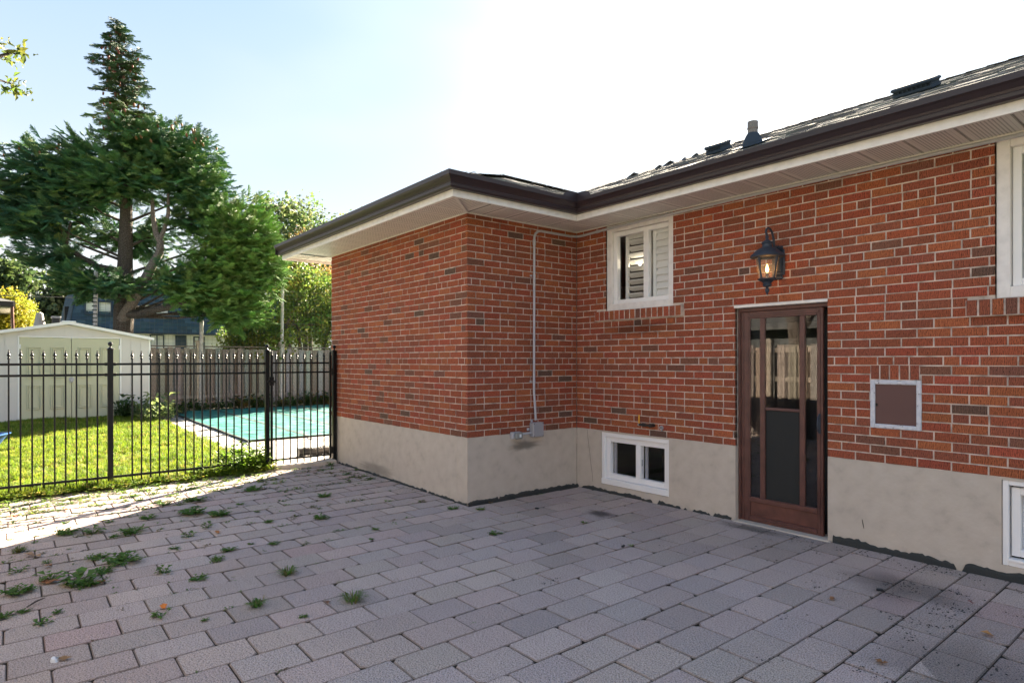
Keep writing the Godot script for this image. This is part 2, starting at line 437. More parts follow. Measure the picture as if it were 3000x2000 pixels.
# ------------------------------------------------------------------ ground
func ground():
	var b := MB.new()
	b.quad(Vector3(-300, -0.12, 300), Vector3(300, -0.12, 300), Vector3(300, -0.12, -300), Vector3(-300, -0.12, -300))
	structure("ground", b, M.far_grass, "open ground under the gardens around the house")
	# the yard beyond the iron fence: soil, then the concrete round the pool, then the lawn
	b = MB.new()
	for i in 14:
		var x0 := -3.35 - i * 0.9; var x1 := x0 - 0.9
		b.quad(Vector3(x1, yard_y(x1) - 0.03, 7.0), Vector3(x0, yard_y(x0) - 0.03, 7.0), Vector3(x0, yard_y(x0) - 0.03, -8.0), Vector3(x1, yard_y(x1) - 0.03, -8.0))
	structure("soil_bed", b, M.soil, "dark soil along the wooden fence and under the lawn")
	b = MB.new()
	var z1 := 2.62
	for i in 20:                                    # slabs with a joint between them
		var x0 := -3.52 - i * 0.49; var x1 := x0 - 0.485
		var y0 := yard_y(x0); var y1 := yard_y(x1)
		b.quad(Vector3(x1, y1, z1), Vector3(x0, y0, z1), Vector3(x0, y0, -7.0), Vector3(x1, y1, -7.0))
	structure("pool_deck", b, M.deck_concrete, "pale concrete deck around the covered pool")
	# lawn sheet with an uneven edge
	b = MB.new()
	var edge := []
	for i in 61:
		var x := -3.28 - i * 0.158
		var zz := 2.62 + N1.get_noise_2d(x * 3.0, 0) * 0.10
		if x > -6.4: zz += (x + 6.4) * 0.0
		edge.append(Vector3(x, yard_y(x) + 0.012, zz))
	for i in 60:
		var a: Vector3 = edge[i]; var d: Vector3 = edge[i + 1]
		b.quad(Vector3(d.x, d.y, 7.0), Vector3(a.x, a.y, 7.0), a, d)
	structure("lawn", b, M.turf, "sunlit lawn between the iron fence and the shed")
	# grass: one clump of blades, many copies
	b = MB.new()
	for i in 11:
		var a := rv(0, TAU); var rr := rv(0, 0.05)
		var p := Vector3(cos(a) * rr, 0, sin(a) * rr)
		var d := Vector3(rv(-1, 1), rv(1.0, 2.4), rv(-1, 1)).normalized() * rv(0.035, 0.075)
		var s := Vector3(-d.z, 0, d.x).normalized() * 0.0035
		var t := p + d + Vector3(d.x, -absf(d.x) * .3, d.z) * 0.5
		b.quad(p - s, p + s, p + d * .6 + s * .8, p + d * .6 - s * .8)
		b.tri(p + d * .6 - s * .8, p + d * .6 + s * .8, t)
	var me := b.mesh(M.blade)
	var xf := []; var cols := []
	for i in 30000:
		var x := -3.2 - pow(R.randf(), 1.25) * 9.4
		var z := rv(2.6, 5.9)
		if z < 2.75 and R.randf() < 0.5: continue
		var patch := N1.get_noise_2d(x * 0.9, z * 0.9)
		if patch < -0.28 and R.randf() < 0.7: continue
		var sc := rv(0.6, 1.35) * (1.0 + patch * 0.6)
		xf.append(Transform3D(Basis(Vector3.UP, rv(0, TAU)).scaled(Vector3(sc * 1.1, sc, sc * 1.1)), Vector3(x, yard_y(x) + 0.012, z)))
		var mot := N1.get_noise_2d(x * 3.5, z * 3.5)
		var c := Color(0.11, 0.19, 0.010).lerp(Color(0.27, 0.31, 0.03), clampf(R.randf() * 0.7 - patch * 0.5 + mot * 0.5, 0, 1))
		if mot < -0.18: c = c * 0.62
		sc *= 1.0 + mot * 0.5
		if R.randf() < 0.06: c = Color(0.32, 0.25, 0.08)
		cols.append(vary(c, 0.25))
	many("grass", me, xf, cols).set_meta("label", "bright sunlit lawn grass beyond the iron fence")
	me = leafy_clump(9, 0.05, 0.6)
	xf = []; cols = []
	for i in 3600:                                   # clover and broad weeds in the lawn, thick along the iron fence
		var x := -3.15 - pow(R.randf(), 2.6) * 8.5
		var z := rv(2.5, 5.9)
		var sc := rv(0.5, 1.5)
		if x > -3.6: x = -3.12 - R.randf() * 0.4 + sin(z * 9.0) * 0.04
		xf.append(Transform3D(Basis(Vector3.UP, rv(0, TAU)).scaled(Vector3.ONE * sc), Vector3(x, yard_y(x) + 0.01, z)))
		cols.append(vary(Color(0.13, 0.21, 0.018) if R.randf() < 0.75 else Color(0.30, 0.28, 0.05), 0.25))
	many("ground_cover", me, xf, cols).set_meta("label", "clover and broad weeds along the foot of the iron fence")
	# plants growing up through the fence beside the middle post, along the wooden fence and beside the shed
	me = leafy_clump(16, 0.16, 1.5)
	xf = []; cols = []
	for i in 130:
		var z := rv(2.62, 3.5); var x := rv(-3.5, -3.22)
		if i > 75:
			z = rv(2.55, 3.0); x = rv(-4.3, -3.3)
		var sc := rv(0.5, 1.15) * (1.0 - clampf((z - 2.7) * 0.6, 0.0, 0.6))
		xf.append(Transform3D(Basis(Vector3.UP, rv(0, TAU)).scaled(Vector3.ONE * sc), Vector3(x, yard_y(x), z)))
		cols.append(vary(Color(0.10, 0.17, 0.015), 0.3))
	many("undergrowth", me, xf, cols).set_meta("label", "tall leafy weeds around the middle post of the iron fence")
	xf = []; cols = []
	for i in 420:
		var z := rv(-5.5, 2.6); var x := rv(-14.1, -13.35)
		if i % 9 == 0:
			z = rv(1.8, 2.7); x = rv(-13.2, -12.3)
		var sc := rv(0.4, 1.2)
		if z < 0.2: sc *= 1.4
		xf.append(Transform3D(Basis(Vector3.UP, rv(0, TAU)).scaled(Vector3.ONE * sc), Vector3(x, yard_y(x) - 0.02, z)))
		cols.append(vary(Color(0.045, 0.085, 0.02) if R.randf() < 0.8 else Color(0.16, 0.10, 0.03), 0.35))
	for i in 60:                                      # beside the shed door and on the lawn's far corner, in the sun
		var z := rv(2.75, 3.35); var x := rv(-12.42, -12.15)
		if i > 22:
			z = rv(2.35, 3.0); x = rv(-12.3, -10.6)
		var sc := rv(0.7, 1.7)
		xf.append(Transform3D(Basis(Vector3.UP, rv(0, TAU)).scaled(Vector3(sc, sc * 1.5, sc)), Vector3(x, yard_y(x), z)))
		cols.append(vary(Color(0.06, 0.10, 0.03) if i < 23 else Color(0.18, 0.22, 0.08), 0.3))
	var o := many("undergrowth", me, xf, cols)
	o.set_meta("label", "dark undergrowth along the foot of the wooden fence")

func leafy_clump(k: int, l: float, tall: float) -> ArrayMesh:
	var b := MB.new()
	for i in k:
		var a := rv(0, TAU)
		var h := rv(0.15, 1.0) * l * tall
		var o := Vector3(cos(a), 0, sin(a)) * l * rv(0.05, 0.55)
		var d := (Vector3(cos(a), rv(-0.2, 0.7), sin(a))).normalized() * l * rv(0.35, 0.75)
		if i % 3 == 0: b.stick(Vector3(o.x * .3, 0, o.z * .3), o + Vector3.UP * h, 0.0025, 0.0015)
		leaf(b, o + Vector3.UP * h, d, rv(0.22, 0.4))
	return b.mesh(M.blade)

func leaf(b: MB, p: Vector3, d: Vector3, w: float):          # a folded pointed leaf
	var s := d.cross(Vector3.UP).normalized() * d.length() * w
	var up := s.cross(d).normalized() * d.length() * 0.12
	if up.y < 0: up = -up
	var q := p + d * 0.45 + up * .6; var t := p + d
	b.quad(p, q, q + s + up, p + s * 0.25)
	b.tri(q, t, q + s + up)
	b.quad(p, p - s * 0.25, q - s + up, q)
	b.tri(q, q - s + up, t)

# ------------------------------------------------------------------ patio
func paver(b: MB, at: Vector3, hx: float, hz: float):
	# tumbled block: eight-sided top with a rounded rim and knocked corners
	var k := []
	for cn in [[1, 1], [-1, 1], [-1, -1], [1, -1]]:
		var c := rv(0.004, 0.013) if R.randf() < 0.8 else rv(0.014, 0.036)
		var a := Vector2(cn[0] * hx, cn[1] * (hz - c)); var d := Vector2(cn[0] * (hx - c), cn[1] * hz)
		if cn[0] * cn[1] > 0: k.append_array([a, d])
		else: k.append_array([d, a])
	var rim := 0.005
	var tx := rv(-0.013, 0.013); var tz := rv(-0.010, 0.010)
	var up := at.y + rv(-0.002, 0.0025)
	var T := func(q: Vector2, sh: float, dy: float) -> Vector3:
		return Vector3(at.x + q.x - signf(q.x) * sh, up + dy + q.x * tx + q.y * tz, at.z + q.y - signf(q.y) * sh)
	var m := Vector3(at.x, up - 0.03, at.z)
	var top := []
	for q in k: top.append(T.call(q, rim, 0.0))
	for i in range(1, 7): 
		if (top[i] - top[0]).cross(top[i + 1] - top[0]).y > 0: b.tri(top[0], top[i], top[i + 1])
		else: b.tri(top[0], top[i + 1], top[i])
	var face := b.col
	for i in 8:
		var q: Vector2 = k[i]; var w: Vector2 = k[(i + 1) % 8]
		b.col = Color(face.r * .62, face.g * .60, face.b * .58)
		b.oq(T.call(q, rim, 0.0), T.call(w, rim, 0.0), T.call(w, 0.0, -0.006), T.call(q, 0.0, -0.006), m)
		b.col = Color(.10, .085, .07)                 # soil clings to the sides
		b.oq(T.call(q, 0.0, -0.006), T.call(w, 0.0, -0.006), T.call(w, 0.0, -0.05), T.call(q, 0.0, -0.05), m)

func patio():
	var b := MB.new()
	for i in 12:
		var x0 := -3.5 + i * 1.2; var x1 := x0 + 1.2
		b.quad(Vector3(x0, patio_y(x0) - 0.016, 7.5), Vector3(x1, patio_y(x1) - 0.016, 7.5), Vector3(x1, patio_y(x1) - 0.016, -0.05), Vector3(x0, patio_y(x0) - 0.016, -0.05))
	var base := structure("patio", b, M.joint_sand, "patio of mauve grey concrete pavers in a running pattern")
	var list := []
	var px := 0.2425
	for i in range(-19, 18):
		var xc := 1.27 + px * (i + 0.5)
		var w := px
		if xc < -3.25: continue
		var z := -0.30 + (0.1725 if posmod(i, 2) else 0.0) + rv(-0.01, 0.01) + 4.965 - 0.345 * 15
		while z < 7.3:
			var l := 0.345 + rv(-0.006, 0.006)
			var zc := z + l / 2.0
			z += l
			var lo := maxf(zc - l / 2.0, 0.012 if xc > 0.0 else LZ + 0.012); var hi := zc + l / 2.0
			if xc - w / 2 < 0.012 and xc + w / 2 > 0.0 and lo < LZ: lo = maxf(lo, LZ + 0.012) if xc < 0.06 else lo
			if hi - lo < 0.05: continue
			list.append([share(Vector3(xc, 0, (lo + hi) / 2), w * (hi - lo), Vector3.UP), Vector3(xc, patio_y(xc), (lo + hi) / 2), w, hi - lo])
	list.sort_custom(func(p, q): return p[0] > q[0])
	var tones := [Color(0.60, 0.495, 0.45), Color(0.59, 0.49, 0.445), Color(0.61, 0.495, 0.445), Color(0.585, 0.485, 0.445), Color(0.575, 0.48, 0.445), Color(0.605, 0.50, 0.445), Color(0.55, 0.46, 0.415)]
	var rest := MB.new()
	for i in list.size():
		var q: Array = list[i]
		var one := MB.new() if i < 290 else rest
		var t: Color = tones[R.randi() % tones.size()]
		if R.randf() < 0.06: t = Color(0.53, 0.45, 0.42)
		if R.randf() < 0.05: t = Color(0.61, 0.47, 0.43)
		one.col = vary(t, 0.04) * clampf(0.96 + N1.get_noise_2d(q[1].x * 0.8, q[1].z * 0.8 + 30.0) * 0.25, 0.78, 1.05)
		paver(one, q[1], q[2] / 2 - rv(0.001, 0.0028), q[3] / 2 - rv(0.001, 0.0028))
		if i < 290: obj("paver", one, M.paver, base)
	var o := obj("paver", rest, M.paver, base)
	o.set_meta("kind", "stuff")
	# low concrete step under the gate
	b = MB.new()
	b.bbox(Vector3(-3.50, -0.02, 1.66), Vector3(-3.22, 0.085, 2.66), 0.012)
	structure("gate_step", b, M.concrete, "low concrete step under the iron gate")

# ------------------------------------------------------------------ house
var HOUSE: Node3D

func slab(b: MB, u0: float, u1: float, y0: float, y1: float, zf: float, zb: float, holes: Array):   # a wall sheet with openings and their reveals
	var us := [u0, u1]; var ys := [y0, y1]
	for h in holes:
		for k in [h[0], h[1]]: if k > u0 and k < u1: us.append(k)
		for k in [h[2], h[3]]: if k > y0 and k < y1: ys.append(k)
	us.sort(); ys.sort()
	for i in us.size() - 1:
		for j in ys.size() - 1:
			var a: float = us[i]; var d: float = us[i + 1]; var e: float = ys[j]; var f: float = ys[j + 1]
			if d - a < 1e-5 or f - e < 1e-5: continue
			var mx := (a + d) / 2; var my := (e + f) / 2
			var open := false
			for h in holes: if mx > h[0] and mx < h[1] and my > h[2] and my < h[3]: open = true
			if open: continue
			b.quad(Vector3(a, e, zf), Vector3(d, e, zf), Vector3(d, f, zf), Vector3(a, f, zf))
			b.quad(Vector3(d, e, zb), Vector3(a, e, zb), Vector3(a, f, zb), Vector3(d, f, zb))
	for h in holes:
		var a: float = maxf(h[0], u0); var d: float = minf(h[1], u1); var e: float = maxf(h[2], y0); var f: float = minf(h[3], y1)
		if a >= d or e >= f: continue
		if h[0] > u0: b.quad(Vector3(a, e, zf), Vector3(a, e, zb), Vector3(a, f, zb), Vector3(a, f, zf))
		if h[1] < u1: b.quad(Vector3(d, e, zb), Vector3(d, e, zf), Vector3(d, f, zf), Vector3(d, f, zb))
		if h[2] > y0: b.quad(Vector3(a, e, zf), Vector3(d, e, zf), Vector3(d, e, zb), Vector3(a, e, zb))
		if h[3] < y1: b.quad(Vector3(a, f, zb), Vector3(d, f, zb), Vector3(d, f, zf), Vector3(a, f, zf))

func brick_tone() -> Color:
	var k := R.randf()
	var c := Color(0.445, 0.124, 0.062)
	if k < 0.32: c = Color(0.415, 0.117, 0.062)
	elif k < 0.48: c = Color(0.48, 0.148, 0.068)
	elif k < 0.62: c = Color(0.445, 0.112, 0.064)
	elif k < 0.85: c = Color(0.355, 0.112, 0.066)
	elif k < 0.905: c = Color(0.26, 0.112, 0.076)
	elif k < 0.92: c = Color(0.19, 0.108, 0.080)
	return vary(c, 0.10)

func brick(b: MB, u0: float, u1: float, y0: float, y1: float, zo := 0.0, deep := 0.03):
	b.col = brick_tone()
	zo += rv(-0.0014, 0.0014)
	var ch := 0.003
	var tx := rv(-0.004, 0.004)
	var m := Vector3((u0 + u1) / 2, (y0 + y1) / 2, zo - deep)
	var A := [Vector3(u0, y0, zo - ch), Vector3(u1, y0, zo - ch), Vector3(u1, y1, zo - ch), Vector3(u0, y1, zo - ch)]
	var F := [Vector3(u0 + ch, y0 + ch, zo), Vector3(u1 - ch, y0 + ch, zo), Vector3(u1 - ch, y1 - ch, zo), Vector3(u0 + ch, y1 - ch, zo)]
	for q in F: q.z += (q.x - m.x) * tx
	var ou := R.randf(); var ov := R.randf()
	var uv := func(p: Vector3) -> Vector2: return Vector2((p.x - u0) / 0.25 + ou, (p.y - y0) / 0.25 + ov)
	b.quad(F[0], F[1], F[2], F[3], uv.call(F[0]), uv.call(F[1]), uv.call(F[2]), uv.call(F[3]))
	for i in 4:
		var j := (i + 1) % 4
		b.quad(A[i], A[j], F[j], F[i], uv.call(A[i]), uv.call(A[j]), uv.call(F[j]), uv.call(F[i]))
		var bi: Vector3 = A[i] - Vector3(0, 0, deep); var bj: Vector3 = A[j] - Vector3(0, 0, deep)
		b.quad(bi, bj, A[j], A[i], Vector2(ou, ov), Vector2(ou + .1, ov), Vector2(ou + .1, ov + .1), Vector2(ou, ov + .1))

func courses(len: float, from_right: bool, first_half: bool, holes: Array, start := 0.0, c0 := 0, c1 := 34) -> Array:
	var out := []
	var jt := 0.0105
	for k in range(c0, c1):
		var y0 := G + k * C + 0.0095; var y1 := G + (k + 1) * C
		var cuts := []
		var p := 0.0
		if k % 6 == 5:
			cuts = [0.0]
			var i := 1
			p = S * 0.5 if k % 12 == 5 else S * .25
			cuts.append(p)
			while p < len:
				p += S * (1.0 if i % 3 == 2 else 0.5) + (0.004 if i % 2 else -0.004)
				cuts.append(p); i += 1
		else:
			var half := (k % 2 == 1) != first_half
			cuts = [0.0]
			p = S * 0.5 if half else S
			while p < len + S:
				cuts.append(p + rv(-0.003, 0.003)); p += S
		for i in cuts.size() - 1:
			var a: float = cuts[i] + (jt * .5 if i > 0 else 0.0); var d: float = minf(cuts[i + 1] - jt * .5, len)
			if d - a < 0.012: continue
			var u0 := start + (len - d if from_right else a); var u1 := start + (len - a if from_right else d)
			var spans := [[u0, u1]]
			for h in holes:
				if y1 <= h[2] + 0.012 or y0 >= h[3] - 0.012: continue
				var nx := []
				for s in spans:
					if s[1] <= h[0] or s[0] >= h[1]: nx.append(s)
					else:
						if s[0] < h[0] - 0.012: nx.append([s[0], h[0]])
						if s[1] > h[1] + 0.012: nx.append([h[1], s[1]])
				spans = nx
			for s in spans: out.append([s[0], s[1], y0 + rv(-0.0012, 0.0012), y1 + rv(-0.0012, 0.0012)])
	return out

func house():
	HOUSE = thing("brick_house", "red brick bungalow with brown gutter, white soffit and glazed brown back door", "house")
	var T := 0.20
	# holes: u0, u1, y0, y1
	var win := [0.47, 1.40, 2.085, 3.08]
	var door := [2.105, 2.955, -0.2, 2.03]
	var hatch := [3.287, 3.645, 0.98, 1.36]
	var sold := [3.287, 3.632, 1.36, 1.478]
	var rwin := [4.09, 5.6, 1.945, 3.08]
	var bwin := [0.395, 1.345, 0.09, 0.69]
	var rbas := [4.125, 5.1, 0.10, 0.69]
	var sill1 := [0.337, 1.532, 1.975, 2.085]
	var sill2 := [3.93, 5.75, 1.825, 1.945]
	var walls := []
	var main := node("wall", HOUSE)
	main.set_meta("label", "long brick wall with the glazed door and lantern")
	var ret := node("wall", HOUSE, Transform3D(Basis(Vector3(0, 0, -1), Vector3.UP, Vector3(1, 0, 0)), Vector3(0, 0, LZ)))
	ret.set_meta("label", "narrow return wall with the conduit")
	var wing := node("wall", HOUSE, Transform3D(Basis(), Vector3(-WX, 0, LZ)))
	wing.set_meta("label", "blank brick wall of the wing beside the gate")
	# mortar backing, then foundation
	var b := MB.new()
	slab(b, 0.0, 9.0, G + 0.004, 3.09, -0.0045, -T, [win, door, hatch, rwin])
	obj("mortar", b, M.mortar, main)
	b = MB.new(); slab(b, 0.006, LZ, G + 0.004, 3.09, -0.0045, -T, []); obj("mortar", b, M.mortar, ret)
	b = MB.new(); slab(b, 0.0, WX - 0.006, G + 0.004, 3.09, -0.0045, -T, []); obj("mortar", b, M.mortar, wing)
	b = MB.new(); slab(b, 0.0, 9.0, -0.3, G + 0.0035, -0.0025, -T, [bwin, door, rbas]); obj("foundation", b, M.concrete, main)
	b = MB.new(); slab(b, 0.0, LZ, -0.3, G + 0.0035, -0.0025, -T, []); obj("foundation", b, M.concrete, ret)
	b = MB.new(); slab(b, 0.0, WX - 0.0025, -0.3, G + 0.0035, -0.0025, -T, []); obj("foundation", b, M.concrete, wing)
	# bricks
	var all := []
	var upper := [win, door, hatch, sold, rwin, sill1, sill2]
	for q in courses(door[1] - 0.0, false, false, upper, 0.0, 0, 19): if q[0] < door[0]: all.append([q, main, 0])
	for q in courses(9.0, false, false, upper, 0.0, 19, 34): all.append([q, main, 0])
	for q in courses(9.0 - door[1], false, false, upper, door[1], 0, 19): all.append([q, main, 0])
	for q in courses(LZ - 0.004, false, false, [], 0.0): all.append([q, ret, 1])
	for q in courses(WX - 0.004, true, true, [], 0.0): all.append([q, wing, 2])
	for h in range(16): all.append([[sill1[0] + h * 0.0747 + 0.006, sill1[0] + (h + 1) * 0.0747 - 0.006, 1.978, 2.078], main, 3])
	for h in range(24): all.append([[sill2[0] + h * 0.0747 + 0.006, sill2[0] + (h + 1) * 0.0747 - 0.006, 1.828, 1.938], main, 3])
	for h in range(5): all.append([[sold[0] + 0.004 + h * 0.069, sold[0] + 0.004 + h * 0.069 + 0.059, 1.366, 1.475], main, 4])
	var scored := []
	for e in all:
		var q: Array = e[0]
		var c: Vector3 = (e[1] as Node3D).transform * Vector3((q[0] + q[1]) / 2, (q[2] + q[3]) / 2, 0)
		var f: Vector3 = (e[1] as Node3D).transform.basis.z
		var s := share(c, (q[1] - q[0]) * (q[3] - q[2]), f)
		if e[2] >= 3 and s > 0: s += 10.0
		scored.append([s, e])
	scored.sort_custom(func(p, q): return p[0] > q[0])
	var rest := {main: MB.new(), ret: MB.new(), wing: MB.new()}
	for i in scored.size():
		var e: Array = scored[i][1]
		if (e[0][0] as float) > 6.0 and e[1] == main: continue
		var one: MB = MB.new() if i < 298 else rest[e[1]]
		var q: Array = e[0]
		if e[2] == 3:                                   # rowlock sill: leans out and slopes
			brick(one, q[0], q[1], q[2], q[3], 0.048, 0.07)
		else: brick(one, q[0], q[1], q[2], q[3])
		if i < 298: obj("brick", one, M.brick, e[1])
	for w in rest:
		var o := obj("brick", rest[w], M.brick, w)
		o.set_meta("kind", "stuff")
	b = MB.new()
	b.box(Vector3(sill1[0] + .002, 1.973, 0.0), Vector3(sill1[0] + 16 * .0747, 2.078, 0.044))
	b.box(Vector3(sill2[0] + .002, 1.823, 0.0), Vector3(sill2[0] + 24 * .0747, 1.938, 0.044))
	obj("sill_mortar", b, M.mortar, main)
	# tar along the foot of the walls
	for w in [[main, 0.0, 2.08, 0.028, 3], [main, 3.0, 6.0, 0.052, 9], [ret, 0.0, LZ, 0.034, 5], [wing, 0.0, WX, 0.018, 7]]:
		b = MB.new()
		var ph := []
		var u: float = w[1]
		while u < w[2] + 0.001:
			var h: float = w[3] + N1.get_noise_2d(u * 2.2, w[4]) * w[3] * 0.75 + N1.get_noise_2d(u * 14.0, w[4] + 20) * 0.015 + rv(-0.004, 0.004)
			if N1.get_noise_2d(u * 3.1, w[4] + 40) > 0.36: h = 0.0
			ph.append([u, maxf(h, -0.02)])
			u += 0.018
		var yb := -0.03
		for i in ph.size() - 1:
			var p: Array = ph[i]; var q: Array = ph[i + 1]
			if p[1] <= 0.003 and q[1] <= 0.003: continue
			var lift: float = 0.0
			if w[0] == wing: lift = patio_y(-WX + p[0])
			b.quad(Vector3(p[0], yb, 0.016), Vector3(q[0], yb, 0.016), Vector3(q[0], q[1] * .7 + lift, 0.011), Vector3(p[0], p[1] * .7 + lift, 0.011))
			b.quad(Vector3(p[0], p[1] * .7 + lift, 0.011), Vector3(q[0], q[1] * .7 + lift, 0.011), Vector3(q[0], q[1] + lift, 0.003), Vector3(p[0], p[1] + lift, 0.003))
			b.quad(Vector3(p[0], p[1] + lift, 0.003), Vector3(q[0], q[1] + lift, 0.003), Vector3(q[0], q[1] + lift, -0.004), Vector3(p[0], p[1] + lift, -0.004))
		obj("tar_band", b, M.tar, w[0])
	# closed shell: other walls, floor and ceiling
	b = MB.new()
	b.box(Vector3(-WX, -0.3, -7.0), Vector3(-WX + T, 3.09, LZ - T - 0.002))
	b.box(Vector3(-WX + T + .002, -0.3, -7.0), Vector3(9.0, 3.09, -6.8))
	b.box(Vector3(8.8, -0.3, -6.798), Vector3(9.0, 3.09, -T - .002))
	obj("far_walls", b, M.mortar, HOUSE)
	b = MB.new()
	b.box(Vector3(-WX + T + .004, -0.25, -6.79), Vector3(8.79, -0.2, -T - .004))
	b.box(Vector3(-WX + T + .004, 3.085, -6.79), Vector3(8.79, 3.12, -T - .004))
	b.box(Vector3(-0.2, -0.2, -2.6), Vector3(8.79, 3.08, -2.5))
	obj("inner_walls", b, M.interior, HOUSE)
	eaves()
	roof()
	openings(main, win, door, hatch, rwin, bwin, rbas)

func extrude(b: MB, path: Array, prof: Array):         # path: Vector2 (x, z); prof: [outward, y] going round; mitred corners
	var nrm := []
	for i in path.size():
		var n := Vector2()
		for k in [i - 1, i]:
			if k < 0 or k >= path.size() - 1: continue
			var d: Vector2 = (path[k + 1] - path[k]).normalized()
			n += Vector2(-d.y, d.x)
		nrm.append(n)
	for i in path.size() - 1:
		for j in prof.size() - 1:
			var P := func(a: int, k: int) -> Vector3:
				var w: Vector2 = path[a] + nrm[a] * prof[k][0]
				return Vector3(w.x, prof[k][1], w.y)
			b.quad(P.call(i, j), P.call(i + 1, j), P.call(i + 1, j + 1), P.call(i, j + 1))

func eaves():
	var o := 0.54
	var path := [Vector2(-WX - o, LZ + o), Vector2(o, LZ + o), Vector2(o, o), Vector2(9.0 + o, o)]
	var b := MB.new()
	extrude(b, path, [[0.004, 3.10], [0.055, 3.098], [0.070, 3.112], [0.074, 3.135], [0.068, 3.142], [0.075, 3.158], [0.100, 3.185], [0.118, 3.198], [0.121, 3.238], [0.108, 3.240], [0.106, 3.205], [0.062, 3.160], [0.052, 3.112], [0.008, 3.112], [0.004, 3.20]])
	b.box(Vector3(-WX - o - 0.003, 3.10, LZ + o + .002), Vector3(-WX - o, 3.238, LZ + o + 0.105))
	obj("gutter", b, M.gutter, HOUSE)
	for q in [Vector3(o + 0.112, 3.236, o + 0.112), Vector3(4.62, 3.236, o + .112)]:     # splash guards on the gutter's lip
		b = MB.new()
		for ax in 2:
			for k in 12:
				var f := func(kk: int) -> Vector3:
					var t := kk / 12.0
					var h := .062 * sqrt(maxf(0.0, 1.0 - pow(t, 4)))
					return Vector3(t * .20, h, 0) if ax == 0 else Vector3(0, h, t * .20)
				var f0: Vector3 = q + f.call(k); var f1: Vector3 = q + f.call(k + 1)
				if q.x > 3 and ax == 1:
					f0 = Vector3(q.x - (f0.z - q.z), f0.y, q.z); f1 = Vector3(q.x - (f1.z - q.z), f1.y, q.z)
				b.quad(Vector3(f0.x, q.y - .02, f0.z), Vector3(f1.x, q.y - .02, f1.z), f1, f0)
		obj("splash_guard", b, M.gutter, HOUSE)
	b = MB.new()
	extrude(b, [Vector2(-WX - o, -7.0 - o), Vector2(-WX - o, LZ + o), Vector2(o, LZ + o), Vector2(o, o), Vector2(9.0 + o, o)], [[-0.022, 3.035], [0.0, 3.035], [0.002, 3.045], [0.0, 3.195], [-0.022, 3.195], [-0.022, 3.035]])
	obj("fascia", b, M.white_paint, HOUSE)
	# soffit: separate perforated panels with a gap between, over a dark void
	var sof := node("soffit", HOUSE)
	b = MB.new()
	var y := 3.068
	b.quad(Vector3(-WX - o, y + .012, -7), Vector3(-WX, y + .012, -7), Vector3(-WX, y + .012, LZ), Vector3(-WX - o, y + .012, LZ))
	b.quad(Vector3(-WX - o, y + .012, LZ), Vector3(o, y + .012, LZ), Vector3(o, y + .012, LZ + o), Vector3(-WX - o, y + .012, LZ + o))
	b.quad(Vector3(0, y + .012, o), Vector3(o, y + .012, o), Vector3(o, y + .012, LZ), Vector3(0, y + .012, LZ))
	b.quad(Vector3(0, y + .012, 0), Vector3(9, y + .012, 0), Vector3(9, y + .012, o), Vector3(0, y + .012, o))
	obj("soffit_void", b, M.dark_reveal, sof)
	var P := func(x0: float, x1: float, z0: float, z1: float, alongx: bool):
		var q := MB.new()
		var g := 0.0025
		var lo := Vector3(x0 + g, y, z0 + g); var hi := Vector3(x1 - g, y + 0.006, z1 - g)
		if alongx: q.quad(Vector3(lo.x, y, lo.z), Vector3(hi.x, y, lo.z), Vector3(hi.x, y, hi.z), Vector3(lo.x, y, hi.z), Vector2(0, 0), Vector2(1, 0), Vector2(1, (z1 - z0) / 0.54), Vector2(0, (z1 - z0) / 0.54))
		else: q.quad(Vector3(lo.x, y, lo.z), Vector3(hi.x, y, lo.z), Vector3(hi.x, y, hi.z), Vector3(lo.x, y, hi.z), Vector2(0, 0), Vector2(0, 1), Vector2(1, 1), Vector2(1, 0))
		q.quad(Vector3(lo.x, hi.y, lo.z), Vector3(lo.x, y, lo.z), Vector3(lo.x, y, hi.z), Vector3(lo.x, hi.y, hi.z))
		q.quad(Vector3(hi.x, y, lo.z), Vector3(hi.x, hi.y, lo.z), Vector3(hi.x, hi.y, hi.z), Vector3(hi.x, y, hi.z))
		obj("soffit_panel", q, M.soffit, sof)
	var w := 0.305
	for i in 19: P.call(i * w, (i + 1) * w, 0.004, o - 0.022, true)
	for i in 4:
		var z0 := o - 0.022 + i * w; P.call(0.004, o - 0.022, z0, minf(z0 + w, LZ), false)
	for i in 12: P.call(-WX + i * w - .09, -WX + (i + 1) * w - .09, LZ + .004, LZ + o - 0.022, true)
	P.call(-0.002 + .04, o - 0.022, LZ + 0.004, LZ + o - 0.022, false)
	for i in 9: P.call(-WX - o + 0.022, -WX - 0.004, LZ + o - 0.022 - (i + 1) * w, LZ + o - 0.022 - i * w, false)
	b = MB.new()
	b.bbox(Vector3(-0.016, 0, 0), Vector3(0.016, 0.012, o * 1.38), 0.003, Transform3D(Basis(Vector3.UP, PI / 4), Vector3(0.0, y - 0.011, LZ)))
	b.bbox(Vector3(-0.016, 0, 0), Vector3(0.016, 0.012, o * 1.38), 0.003, Transform3D(Basis(Vector3.UP, -PI / 4), Vector3(-WX, y - 0.011, LZ)))
	b.bbox(Vector3(0.0, y - 0.012, 0.003), Vector3(9.0, y - 0.001, 0.018), 0.002)
	b.bbox(Vector3(-WX, y - 0.012, LZ + 0.003), Vector3(0, y - 0.001, LZ + 0.018), 0.002)
	b.bbox(Vector3(0.003, y - 0.012, 0.018), Vector3(0.018, y - 0.001, LZ), 0.002)
	obj("soffit_trim", b, M.soffit_plain, sof)

